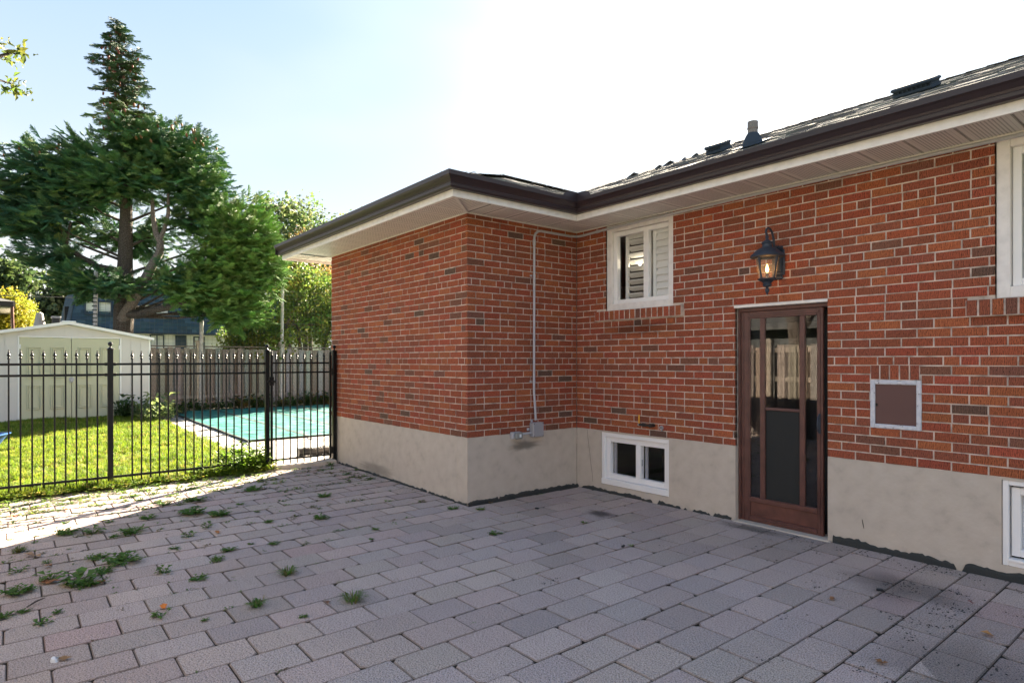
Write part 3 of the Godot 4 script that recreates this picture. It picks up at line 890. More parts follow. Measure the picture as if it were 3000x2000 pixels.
func roof():
	var k := 0.4167
	var rf := node("roof", HOUSE)
	var yo := 3.205
	var e0 := 0.60
	var planes := [
		[Vector3(0.6, 0, 0.6), Vector3(1, 0, 0), Vector3(0, 0, -1), [Vector2(0, 0), Vector2(9.0, 0), Vector2(4.9, 4.1), Vector2(-0.58, 4.1), Vector2(-2.34, 2.34)]],
		[Vector3(0.6, 0, 2.2), Vector3(0, 0, -1), Vector3(-1, 0, 0), [Vector2(0, 0), Vector2(1.6, 0), Vector2(3.94, 2.34), Vector2(2.34, 2.34)]],
		[Vector3(-4.08, 0, 2.2), Vector3(1, 0, 0), Vector3(0, 0, -1), [Vector2(0, 0), Vector2(4.68, 0), Vector2(2.34, 2.34)]],
		[Vector3(-4.08, 0, -7.6), Vector3(0, 0, 1), Vector3(1, 0, 0), [Vector2(0, 0), Vector2(9.8, 0), Vector2(7.46, 2.34), Vector2(5.86, 2.34), Vector2(4.1, 4.1)]],
		[Vector3(9.6, 0, -7.6), Vector3(-1, 0, 0), Vector3(0, 0, 1), [Vector2(0, 0), Vector2(13.68, 0), Vector2(9.58, 4.1), Vector2(4.1, 4.1)]],
		[Vector3(9.6, 0, 0.6), Vector3(0, 0, -1), Vector3(-1, 0, 0), [Vector2(0, 0), Vector2(8.2, 0), Vector2(4.1, 4.1)]]]
	var deck := MB.new()
	var grey := [Color(0.26, 0.24, 0.22), Color(0.33, 0.31, 0.285), Color(0.17, 0.16, 0.15), Color(0.40, 0.375, 0.35)]
	for n in planes.size():
		var p: Array = planes[n]
		var poly: PackedVector2Array = PackedVector2Array(p[3])
		var at := func(s: float, t: float, up: float) -> Vector3: return p[0] + p[1] * s + p[2] * t + Vector3.UP * (yo + t * k + up)
		var idx := Geometry2D.triangulate_polygon(poly)
		for i in range(0, idx.size(), 3):
			var a: Vector3 = at.call(poly[idx[i]].x, poly[idx[i]].y, 0); var d: Vector3 = at.call(poly[idx[i + 1]].x, poly[idx[i + 1]].y, 0); var e: Vector3 = at.call(poly[idx[i + 2]].x, poly[idx[i + 2]].y, 0)
			if (d - a).cross(e - a).y > 0: deck.tri(a, d, e)
			else: deck.tri(a, e, d)
		var ex := 0.133
		var st := MB.new()
		var s0 := 1e9; var s1 := -1e9; var t1 := 0.0
		for q in poly: s0 = minf(s0, q.x); s1 = maxf(s1, q.x); t1 = maxf(t1, q.y)
		var t := -0.02
		var row := 0
		while t < t1 - 0.02:
			var s := s0 - rv(0, 0.3)
			var sag := rv(-0.002, 0.003)
			while s < s1:
				var w := rv(0.12, 0.34)
				if Geometry2D.is_point_in_polygon(Vector2(s + w * .5, maxf(t + ex * .5, 0.01)), poly):
					var th := rv(0.006, 0.015) + sag
					var l := ex + 0.02
					st.col = vary(grey[R.randi() % 4], 0.2)
					var dt := rv(-0.006, 0.006)
					var A: Vector3 = at.call(s, t + dt, th); var B: Vector3 = at.call(s + w - .004, t + dt, th + rv(-.004, .004)); var D: Vector3 = at.call(s + w - .004, t + l, 0.004); var E: Vector3 = at.call(s, t + l, 0.004)
					var A0: Vector3 = at.call(s, t + dt, -0.002); var B0: Vector3 = at.call(s + w - .004, t + dt, -0.002)
					var m: Vector3 = (A + B + D + E) / 4.0 - Vector3.UP * 0.05
					st.oq(A, B, D, E, m)
					st.oq(A0, B0, B, A, (D + E) / 2.0)
					st.quad(A0, A, E, E); st.quad(B0, B, D, D)
				s += w
			t += ex; row += 1
		var o := obj("shingle", st, M.shingle, rf)
		o.set_meta("kind", "stuff")
	obj("roof_deck", deck, M.roof_deck, rf)
	# ridge and hip caps
	var rg := MB.new()
	for l in [[Vector3(0.02, yo + 4.1 * k, -3.5), Vector3(5.5, yo + 4.1 * k, -3.5)], [Vector3(0.6, yo, 2.2), Vector3(-1.74, yo + 2.34 * k, -0.14)], [Vector3(-1.74, yo + 2.34 * k, -0.14), Vector3(-1.74, yo + 2.34 * k, -1.7)], [Vector3(0.02, yo + 4.1 * k, -3.5), Vector3(-1.74, yo + 2.34 * k, -1.74)]]:
		var L: float = l[0].distance_to(l[1]); var s := 0.0
		var d: Vector3 = (l[1] - l[0]).normalized(); var sd := d.cross(Vector3.UP).normalized()
		while s < L - 0.1:
			rg.col = vary(grey[R.randi() % 4], 0.2)
			var p: Vector3 = l[0] + d * s; var q: Vector3 = l[0] + d * minf(s + 0.22, L)
			var u := Vector3.UP
			rg.quad(p + u * .03, q + u * .02, q + sd * .13 - u * .03, p + sd * .13 - u * .02)
			rg.quad(p + u * .03, p - sd * .13 - u * .02, q - sd * .13 - u * .03, q + u * .02)
			s += 0.2
	var rc := obj("ridge_cap", rg, M.shingle, rf)
	rc.set_meta("kind", "stuff")
	# vents and pipe standing on the front slope
	var sl := func(x: float, z: float) -> Vector3: return Vector3(x, yo + (0.6 - z) * k + 0.015, z)
	for q in [[0.93, -1.60, 0.22, 0.26, 0.11, "small square roof vent with louvres"], [3.0, -1.95, 0.36, 0.30, 0.10, "wide low roof vent"]]:
		var p: Vector3 = sl.call(q[0], q[1])
		var bs := Transform3D(Basis(Vector3.RIGHT, atan(k)), p)
		var b := MB.new()
		b.bbox(Vector3(-q[2] / 2, 0.0, -q[3] / 2), Vector3(q[2] / 2, q[4] * .35, q[3] / 2), 0.01, bs)
		b.bbox(Vector3(-q[2] / 2 - .012, q[4] * .62, -q[3] / 2), Vector3(q[2] / 2 + .012, q[4], q[3] / 2 + .012), 0.02, bs)
		b.bbox(Vector3(-q[2] / 2 + .012, q[4] * .3, -q[3] / 2), Vector3(q[2] / 2 - .012, q[4] * .7, q[3] / 2 - .03), 0.005, bs)
		for i in 9: b.box(Vector3(-q[2] / 2 + .01 + i * (q[2] - .03) / 8.0, q[4] * .34, q[3] / 2 - .02), Vector3(-q[2] / 2 + .02 + i * (q[2] - .03) / 8.0, q[4] * .63, q[3] / 2 - .008), bs)
		obj("roof_vent", b, M.vent_blue, rf).set_meta("label", q[5])
	var p: Vector3 = sl.call(1.80, -0.86)
	var b := MB.new()
	b.lathe([[0.055, -0.05], [0.055, 0.08], [0.052, 0.08], [0.052, 0.17], [0.058, 0.17], [0.058, 0.183], [0.055, 0.183], [0.055, 0.245], [0.0, 0.245]], 18, p)
	obj("vent_pipe", b, M.vent_pipe, rf).set_meta("label", "grey plumbing vent pipe")
	b = MB.new()
	b.lathe([[0.12, -0.05], [0.11, 0.01], [0.070, 0.10], [0.058, 0.12]], 18, p)
	b.bbox(Vector3(-0.15, -0.010, -0.15), Vector3(0.15, 0.004, 0.20), 0.003, Transform3D(Basis(Vector3.RIGHT, atan(k)), p + Vector3.UP * 0.012))
	obj("pipe_flashing", b, M.vent_blue, rf)

func pane(parent: Node, x0: float, x1: float, y0: float, y1: float, z: float):
	var b := MB.new()
	b.quad(Vector3(x0, y0, z), Vector3(x1, y0, z), Vector3(x1, y1, z), Vector3(x0, y1, z))
	obj("pane", b, M.glass, parent)

func shutter(parent: Node, x0: float, x1: float, y0: float, y1: float, z: float, tilt: float, k: int):
	var b := MB.new()
	b.bbox(Vector3(x0, y0, z - .014), Vector3(x0 + .045, y1, z + .014), .003)
	b.bbox(Vector3(x1 - .03, y0, z - .014), Vector3(x1, y1, z + .014), .003)
	b.bbox(Vector3(x0 + .045, y0, z - .014), Vector3(x1 - .03, y0 + .06, z + .013), .003)
	b.bbox(Vector3(x0 + .045, y1 - .06, z - .014), Vector3(x1 - .03, y1, z + .013), .003)
	obj("shutter_frame", b, M.shutter, parent)
	for i in k:
		var yc := y0 + .06 + (y1 - y0 - .12) * (i + .5) / k
		b = MB.new()
		b.bbox(Vector3(x0 + .046, -.042, -.005), Vector3(x1 - .031, .042, .005), .003, Transform3D(Basis(Vector3.RIGHT, tilt), Vector3(0, yc, z)))
		obj("louvre", b, M.shutter, parent)

func openings(main: Node3D, win: Array, door: Array, hatch: Array, rwin: Array, bwin: Array, rbas: Array):
	# window over the basement window, sliding, with shutters inside
	var w := node("window", HOUSE)
	w.set_meta("label", "white sliding window with louvred shutters")
	var b := MB.new()
	b.ring(win[0] - .002, win[1] + .002, win[2], win[3] - .02, 0.075, -0.10, -0.022, 0.004)
	obj("frame", b, M.white_paint, w)
	b = MB.new()
	b.ring(win[0] + .073, win[1] - .04, win[2] + .075, win[3] - .10, 0.048, -0.12, -0.060, 0.004)
	b.bbox(Vector3(0.965, win[2] + .123, -0.118), Vector3(1.032, win[3] - .148, -0.062), 0.004)
	obj("sash", b, M.white_frame, w)
	pane(w, 0.59, 0.965, 2.205, 2.93, -0.100)
	pane(w, 1.032, 1.32, 2.205, 2.93, -0.085)
	b = MB.new()
	for yy in [2.38, 2.72]: b.bbox(Vector3(1.032, yy, -0.084), Vector3(1.048, yy + .05, -0.070), .003)
	obj("latch", b, M.white_frame, w)
	shutter(w, 0.62, 0.99, 2.16, 2.96, -0.185, 1.05, 9)
	shutter(w, 1.04, 1.40, 2.16, 2.96, -0.145, -0.34, 9)
	for q in [Vector3(0.78, 2.60, -0.235), Vector3(0.93, 2.555, -0.235)]:
		b = MB.new()
		b.lathe([[0.0, -0.012], [0.009, -0.008], [0.012, 0.0], [0.009, 0.008], [0.0, 0.012]], 10, q)
		obj("bulb", b, M.bulb_light, w)
		var l := OmniLight3D.new()
		l.name = "bulb_glow"; l.position = q; l.light_energy = 0.0015; l.light_color = Color(1, 0.93, 0.8); l.omni_range = 6.0; l.omni_attenuation = 2.0; l.light_size = 0.01; l.shadow_enabled = true
		w.add_child(l, true)
	# right window at the picture's edge
	w = node("window", HOUSE)
	w.set_meta("label", "tall white window above a brick sill")
	b = MB.new()
	b.ring(rwin[0] + .004, rwin[1], rwin[2], rwin[3] - .02, 0.078, -0.09, -0.018, 0.004)
	obj("frame", b, M.white_paint, w)
	b = MB.new()
	b.ring(rwin[0] + .086, rwin[1] - .08, rwin[2] + .08, rwin[3] - .098, 0.052, -0.115, -0.055, 0.004)
	obj("sash", b, M.white_frame, w)
	pane(w, rwin[0] + .13, rwin[1] - .13, rwin[2] + .13, rwin[3] - .14, -0.095)
	# basement window under the shuttered one
	w = node("window", HOUSE)
	w.set_meta("label", "white sliding basement window in the foundation")
	b = MB.new()
	b.bbox(Vector3(0.397, 0.09, -0.10), Vector3(0.44, 0.688, -0.012), .003)
	b.bbox(Vector3(1.318, 0.09, -0.10), Vector3(1.345, 0.688, -0.012), .003)
	b.bbox(Vector3(0.44, 0.643, -0.10), Vector3(1.318, 0.688, -0.012), .003)
	b.bbox(Vector3(0.40, 0.094, -0.10), Vector3(1.343, 0.158, 0.004), .004)
	obj("frame", b, M.white_frame, w)
	b = MB.new()
	b.ring(0.443, 1.317, 0.16, 0.64, 0.058, -0.10, -0.040, .004)
	b.bbox(Vector3(0.876, 0.219, -0.099), Vector3(0.944, 0.581, -0.036), .004)
	obj("sash", b, M.white_frame, w)
	pane(w, 0.50, 0.876, 0.216, 0.585, -0.075)
	pane(w, 0.944, 1.26, 0.216, 0.585, -0.060)
	b = MB.new()
	b.bbox(Vector3(0.51, 0.216, -0.115), Vector3(0.545, 0.585, -0.095), .002)
	b.bbox(Vector3(0.96, 0.216, -0.115), Vector3(0.995, 0.585, -0.095), .002)
	b.bbox(Vector3(0.952, 0.36, -0.055), Vector3(0.962, 0.43, -0.044), .002)
	obj("latch_bar", b, M.box_grey, w)
	b = MB.new()
	b.box(Vector3(0.36, -0.19, -1.2), Vector3(1.39, 0.9, -1.19))
	obj("dark_room", b, M.grey_stucco, w)
	# right basement window
	w = node("window", HOUSE)
	w.set_meta("label", "white basement window with lace curtain")
	b = MB.new()
	b.ring(4.128, 5.1, 0.10, 0.688, 0.034, -0.10, -0.010, .004)
	b.bbox(Vector3(4.162, 0.132, -0.08), Vector3(5.06, 0.150, 0.002), .003)
	obj("frame", b, M.white_frame, w)
	b = MB.new()
	b.ring(4.170, 5.05, 0.165, 0.640, 0.050, -0.10, -0.045, .004)
	obj("sash", b, M.white_frame, w)
	pane(w, 4.215, 5.0, 0.21, 0.60, -0.080)
	b = MB.new()
	for i in 60:
		var x0 := 4.19 + i * .014
		b.quad(Vector3(x0, 0.17, -.125 - .008 * (i % 2)), Vector3(x0 + .014, 0.17, -.125 - .008 * ((i + 1) % 2)), Vector3(x0 + .014, .62, -.125 - .008 * ((i + 1) % 2)), Vector3(x0, .62, -.125 - .008 * (i % 2)))
	obj("curtain", b, M.curtain, w)
	# storm door
	var d := node("storm_door", HOUSE)
	d.set_meta("label", "brown storm door with three tall panes")
	b = MB.new()
	b.bbox(Vector3(2.098, 2.008, -0.09), Vector3(2.958, 2.032, 0.012), .003)
	obj("drip_cap", b, M.white_paint, d)
	b = MB.new()
	b.bbox(Vector3(2.107, 0.0, -0.16), Vector3(2.128, 2.006, -0.048), .004)
	b.bbox(Vector3(2.128, 1.972, -0.16), Vector3(2.954, 2.006, -0.050), .004)
	obj("jamb", b, M.door_brown, d)
	b = MB.new()
	b.bbox(Vector3(2.897, 0.0, -0.17), Vector3(2.953, 1.971, -0.115), .004)
	obj("jamb", b, M.dark_reveal, d)
	b = MB.new()
	var zf := -0.060; var zb := -0.088
	b.bbox(Vector3(2.130, 0.010, zb), Vector3(2.218, 1.970, zf), .004)
	obj("stile", b, M.door_brown, d)
	b = MB.new()
	b.bbox(Vector3(2.840, 0.010, zb), Vector3(2.893, 1.970, zf), .004)
	obj("stile", b, M.door_brown, d)
	b = MB.new()
	b.bbox(Vector3(2.150, 0.02, zf - .001), Vector3(2.160, 1.96, zf + .008), .003)
	b.bbox(Vector3(2.178, 0.02, zf - .001), Vector3(2.206, 1.93, zf + .006), .003)
	b.bbox(Vector3(2.852, 0.02, zf - .001), Vector3(2.872, 1.95, zf + .006), .003)
	b.bbox(Vector3(2.16, 1.925, zf - .001), Vector3(2.87, 1.945, zf + .006), .003)
	obj("moulding", b, M.door_brown, d)
	b = MB.new()
	b.bbox(Vector3(2.218, 1.906, zb), Vector3(2.840, 1.970, zf - .001), .004)
	obj("rail", b, M.door_brown, d)
	b = MB.new()
	b.bbox(Vector3(2.218, 0.196, zb), Vector3(2.840, 0.240, zf + .004), .004)
	obj("rail", b, M.door_brown, d)
	b = MB.new()
	b.bbox(Vector3(2.218, 0.010, zb), Vector3(2.840, 0.062, zf - .001), .004)
	b.bbox(Vector3(2.213, 0.030, zf - .002), Vector3(2.845, 0.044, zf + .007), .003)
	obj("rail", b, M.door_brown, d)
	for x in [[2.320, 2.367], [2.689, 2.735]]:
		b = MB.new()
		b.bbox(Vector3(x[0], 0.240, zb), Vector3(x[1], 1.906, zf + .003), .004)
		obj("mullion", b, M.door_brown, d)
	b = MB.new()
	b.bbox(Vector3(2.218, 0.062, zb + .008), Vector3(2.840, 0.196, zf - .012), .003)
	obj("kick_panel", b, M.kick_brown, d)
	b = MB.new()
	b.bbox(Vector3(2.367, 1.058, zb + .004), Vector3(2.689, 1.084, zf - .004), .004)
	obj("sash_rail", b, M.hatch_brown, d)
	for zz in [-0.070, -0.080]:
		pane(d, 2.218, 2.320, 0.240, 1.906, zz)
		pane(d, 2.735, 2.840, 0.240, 1.906, zz)
		pane(d, 2.367, 2.689, 1.084, 1.906, zz)
	b = MB.new()
	b.quad(Vector3(2.367, 0.240, -0.078), Vector3(2.689, 0.240, -0.078), Vector3(2.689, 1.058, -0.078), Vector3(2.367, 1.058, -0.078))
	obj("screen", b, M.screen, d)
	b = MB.new()
	b.bbox(Vector3(2.852, 0.885, zf), Vector3(2.874, 1.060, zf + .008), .003)
	b.tube([Vector3(2.863, 0.90, zf + .01), Vector3(2.863, 0.915, zf + .034), Vector3(2.863, 0.97, zf + .042), Vector3(2.863, 1.03, zf + .030), Vector3(2.863, 1.045, zf + .008)], [0.006, 0.007, 0.0075, 0.007, 0.006], 8)
	obj("handle", b, M.lantern_black, d)
	# the dark inner door with its own glass
	var dd := node("inner_door", HOUSE)
	b = MB.new()
	b.ring(2.11, 2.95, 0.0, 2.02, 0.16, -0.20, -0.165, .004)
	obj("inner_leaf", b, M.screen, dd)
	b = MB.new()
	b.quad(Vector3(2.27, 0.16, -0.18), Vector3(2.79, 0.16, -0.18), Vector3(2.79, 1.86, -0.18), Vector3(2.27, 1.86, -0.18))
	obj("pane", b, M.glass, dd)
	b = MB.new()
	b.box(Vector3(1.6, -0.19, -1.4), Vector3(3.4, 2.5, -1.39))
	obj("dark_hall", b, M.screen, dd)
	# threshold and the little step of mortar before it
	b = MB.new()
	b.bbox(Vector3(2.085, -0.05, -0.18), Vector3(2.985, 0.010, 0.035), .008)
	obj("threshold", b, M.concrete, HOUSE)
	# access hatch
	var h := node("wall_hatch", HOUSE)
	h.set_meta("label", "brown metal hatch in a flaking white frame")
	b = MB.new()
	b.ring(hatch[0] + .001, hatch[1] - .001, hatch[2], hatch[3], 0.034, -0.05, 0.010, 0.006)
	obj("frame", b, M.flaking_paint, h)
	b = MB.new()
	b.bbox(Vector3(hatch[0] + .033, hatch[2] + .033, -0.04), Vector3(hatch[1] - .033, hatch[3] - .033, -0.006), .003)
	obj("hatch_door", b, M.hatch_brown, h)
	b = MB.new()
	b.bbox(Vector3(hatch[0] + .040, 1.155, -0.006), Vector3(hatch[0] + .052, 1.175, 0.004), .002)
	obj("latch", b, M.black_iron, h)

# ------------------------------------------------------------------ things fixed to the walls
func fixtures():
	# lantern over the door
	var L := thing("wall_lantern", "black curved-arm wall lantern with lit amber bulb above the brown door", "lantern", Vector3(2.535, 0, 0))
	var z := 0.205
	var o := Vector3(0, 0, z)
	var b := MB.new()
	b.bbox(Vector3(-0.058, 2.27, 0.0), Vector3(0.058, 2.50, 0.020), 0.008)
	b.bbox(Vector3(-0.040, 2.235, 0.0), Vector3(0.040, 2.272, 0.018), 0.010)
	b.bbox(Vector3(-0.042, 2.498, 0.0), Vector3(0.042, 2.535, 0.018), 0.010)
	b.bbox(Vector3(-0.035, 2.30, 0.018), Vector3(0.035, 2.47, 0.030), 0.006)
	for i in 7:
		var a := PI * (i + .5) / 7
		b.stick(Vector3(0, 2.49, .03), Vector3(cos(a) * .05, 2.49 + sin(a) * .05, .045), .009, .004, 4)
	obj("back_plate", b, M.lantern_black, L)
	b = MB.new()
	b.tube([Vector3(0, 2.455, .02), Vector3(0, 2.475, .06), Vector3(0, 2.53, .085), Vector3(0, 2.60, .098), Vector3(0, 2.645, .125), Vector3(0, 2.668, .16), Vector3(0, 2.670, .19), Vector3(0, 2.655, .215), Vector3(0, 2.63, .226), Vector3(0, 2.61, .218), Vector3(0, 2.607, .204), Vector3(0, 2.62, .198)], [.010, .012, .011, .010, .010, .010, .010, .010, .009, .008, .007, .005], 10)
	b.lathe([[0.0, 2.575], [.012, 2.578], [.016, 2.59], [.011, 2.605], [.0, 2.61]], 12, o)
	obj("arm", b, M.lantern_black, L)
	b = MB.new()
	b.lathe([[.100, 2.408], [.136, 2.412], [.140, 2.424], [.132, 2.436], [.118, 2.448], [.100, 2.466], [.080, 2.482], [.060, 2.492], [.047, 2.496], [.042, 2.500]], 40, o, 0.012)
	b.lathe([[.042, 2.498], [.038, 2.528], [.042, 2.532], [.046, 2.538], [.044, 2.546], [.026, 2.556], [.014, 2.566], [.010, 2.578]], 24, o, 0.05)
	obj("lantern_roof", b, M.lantern_black, L)
	b = MB.new()
	b.lathe([[0.0, 2.083], [.004, 2.088], [.010, 2.103], [.017, 2.118], [.019, 2.130], [.013, 2.142], [.010, 2.150], [.018, 2.156], [.036, 2.164], [.038, 2.174], [.032, 2.182], [.040, 2.196], [.056, 2.208], [.074, 2.216], [.078, 2.224], [.070, 2.230], [.0, 2.231]], 24, o)
	obj("gallery", b, M.lantern_black, L)
	for i in 4:
		b = MB.new()
		var a := TAU * (i + 0.13) / 4
		var e := Vector3(cos(a), 0, sin(a))
		b.tube([o + e * .072 + Vector3.UP * 2.228, o + e * .088 + Vector3.UP * 2.33, o + e * .100 + Vector3.UP * 2.412], [.0075, .0075, .014], 6)
		obj("glazing_bar", b, M.lantern_black, L)
		b = MB.new()
		var a2 := a + TAU / 4
		var f := Vector3(cos(a2), 0, sin(a2))
		var g := (e + f).normalized()
		for q in [[e, g], [g, f]]:
			b.quad(o + q[0] * .069 + Vector3.UP * 2.231, o + q[1] * .069 + Vector3.UP * 2.231, o + q[1] * .098 + Vector3.UP * 2.410, o + q[0] * .098 + Vector3.UP * 2.410)
		obj("pane", b, M.seeded_glass, L)
	b = MB.new()
	b.lathe([[.012, 2.231], [.012, 2.275], [.010, 2.276]], 10, o)
	b.lathe([[.009, 2.276], [.014, 2.295], [.012, 2.318], [.004, 2.345], [.0, 2.352]], 12, o)
	var fl := MB.new()
	fl.lathe([[.0, 2.279], [.010, 2.285], [.0145, 2.300], [.0125, 2.320], [.004, 2.347], [.0, 2.356]], 12, o)
	obj("bulb", fl, M.flame, L)
	b = MB.new()
	b.lathe([[.012, 2.231], [.012, 2.278], [.0, 2.279]], 10, o)
	obj("candle_tube", b, M.vent_pipe, L)
	var l := OmniLight3D.new()
	l.name = "bulb_glow"; l.position = o + Vector3.UP * 2.312; l.light_energy = 0.0007; l.light_color = Color(1.0, 0.66, 0.3); l.omni_range = 8.0; l.omni_attenuation = 2.0; l.light_size = 0.01; l.shadow_enabled = true
	L.add_child(l, true)

	# conduit, junction box, receptacle
	var K := thing("conduit", "grey plastic conduit running up the return wall and along the soffit", "conduit")
	b = MB.new()
	var p := [Vector3(.030, .84, .690), Vector3(.028, 1.02, .700), Vector3(.026, 1.16, .712), Vector3(.026, 2.86, .705)]
	for i in 7:
		var a := PI / 2 * i / 6.0
		p.append(Vector3(.026, 2.90 + sin(a) * .10, .605 + cos(a) * .10))
	p.append(Vector3(.026, 3.0, .50)); p.append(Vector3(.026, 3.0, .13))
	for i in 6:
		var a := PI / 2 * i / 5.0
		p.append(Vector3(.11 - cos(a) * .084, 3.004, .11 - sin(a) * .084))
	p.append(Vector3(.45, 3.018, .026)); p.append(Vector3(2.2, 3.036, .026)); p.append(Vector3(5.8, 3.036, .026))
	b.tube(p, [.0145], 12)
	obj("pipe", b, M.conduit_grey, K)
	for q in [[Vector3(.026, 2.83, .705), Vector3(.026, 2.89, .705)], [Vector3(3.0, 3.036, .026), Vector3(3.07, 3.036, .026)], [Vector3(.35, 3.013, .026), Vector3(.40, 3.015, .026)]]:
		b = MB.new(); b.tube(q, [.0185], 12); obj("coupling", b, M.conduit_grey, K)
	for q in [Vector3(.026, 2.48, .706), Vector3(.026, 1.28, .712)]:
		b = MB.new()
		b.tube([q + Vector3(0, -.012, 0), q + Vector3(0, .012, 0)], [.0175], 12)
		b.bbox(q + Vector3(-.025, -.010, .012), q + Vector3(-.021, .010, .045), .001)
		obj("strap", b, M.conduit_grey, K)
	for q in [Vector3(1.35, 3.036, .026), Vector3(3.32, 3.036, .026), Vector3(2.2, 3.036, .026)]:
		b = MB.new()
		b.tube([q + Vector3(-.008, 0, 0), q + Vector3(.008, 0, 0)], [.0178], 12)
		obj("strap", b, M.conduit_grey, K)
	var J := thing("junction_box", "square grey junction box at the foot of the conduit", "junction box", Vector3(0, .735, .690))
	b = MB.new(); b.bbox(Vector3(.004, -.082, -.075), Vector3(.072, .082, .075), .008); obj("box", b, M.box_grey, J)
	b = MB.new(); b.bbox(Vector3(.0725, -.080, -.078), Vector3(.082, .084, .078), .005); obj("lid", b, M.box_grey, J)
	for q in [[-1, -1], [1, -1], [1, 1], [-1, 1]]:
		b = MB.new(); b.bbox(Vector3(.081, q[1] * .070 - .005, q[0] * .066 - .005), Vector3(.085, q[1] * .070 + .005, q[0] * .066 + .005), .002); obj("screw", b, M.dull_iron, J)
	b = MB.new()
	b.bbox(Vector3(.002, .080, .025), Vector3(.010, .115, .055), .004)
	b.bbox(Vector3(.002, -.01, .074), Vector3(.010, .02, .112), .004)
	obj("lug", b, M.conduit_grey, J)
	var O := thing("outlet_box", "small weatherproof outlet box with clear cover beside the junction box", "outlet", Vector3(0, .690, .985))
	b = MB.new(); b.bbox(Vector3(.003, -.038, -.062), Vector3(.048, .038, .062), .006); obj("box", b, M.conduit_grey, O)
	b = MB.new(); b.bbox(Vector3(.049, -.040, -.066), Vector3(.088, .036, .040), .012); obj("cover", b, M.clear_cover, O)
	b = MB.new(); b.bbox(Vector3(.086, -.018, -.035), Vector3(.0895, .016, -.008), .002); obj("window_slot", b, M.curtain, O)
	b = MB.new(); b.tube([Vector3(.026, 0, -.062), Vector3(.030, .006, -.150), Vector3(.034, .012, -.222)], [.0125], 10); obj("pipe_stub", b, M.conduit_grey, O)
	# gas valve and hose bib plate
	var V := thing("gas_valve", "dark pipe end with a yellow lever handle above the basement window", "valve", Vector3(1.10, .825, 0))
	b = MB.new()
	b.tube([Vector3(0.05, 0, 0), Vector3(0.05, 0, .05)], [.020], 10)
	b.tube([Vector3(0.05, 0, .048), Vector3(-.10, 0, .050)], [.013], 10)
	b.tube([Vector3(-.02, 0, .049), Vector3(-.06, 0, .05)], [.019], 8)
	b.tube([Vector3(.06, 0, .048), Vector3(.03, 0, .048)], [.020], 8)
	obj("pipe", b, M.dull_iron, V)
	b = MB.new(); b.tube([Vector3(-.10, 0, .05), Vector3(-.115, 0, .05)], [.017], 8); obj("plug", b, M.steel, V)
	b = MB.new()
	b.bbox(Vector3(-.108, .012, .052), Vector3(-.092, .105, .062), .003)
	obj("handle", b, M.yellow_handle, V)
	var H := thing("round_tag", "small grey round cap on the bricks right of the gas valve", "pipe cap", Vector3(1.26, .808, 0))
	b = MB.new()
	b.tube([Vector3(0, 0, 0), Vector3(0, 0, .018)], [.022], 16)
	b.bbox(Vector3(-.006, -.036, 0), Vector3(.006, -.02, .012), .002)
	obj("cap", b, M.box_grey, H)
	b = MB.new(); b.tube([Vector3(0, .002, .018), Vector3(0, .002, .022)], [.008], 10); obj("bolt", b, M.dull_iron, H)

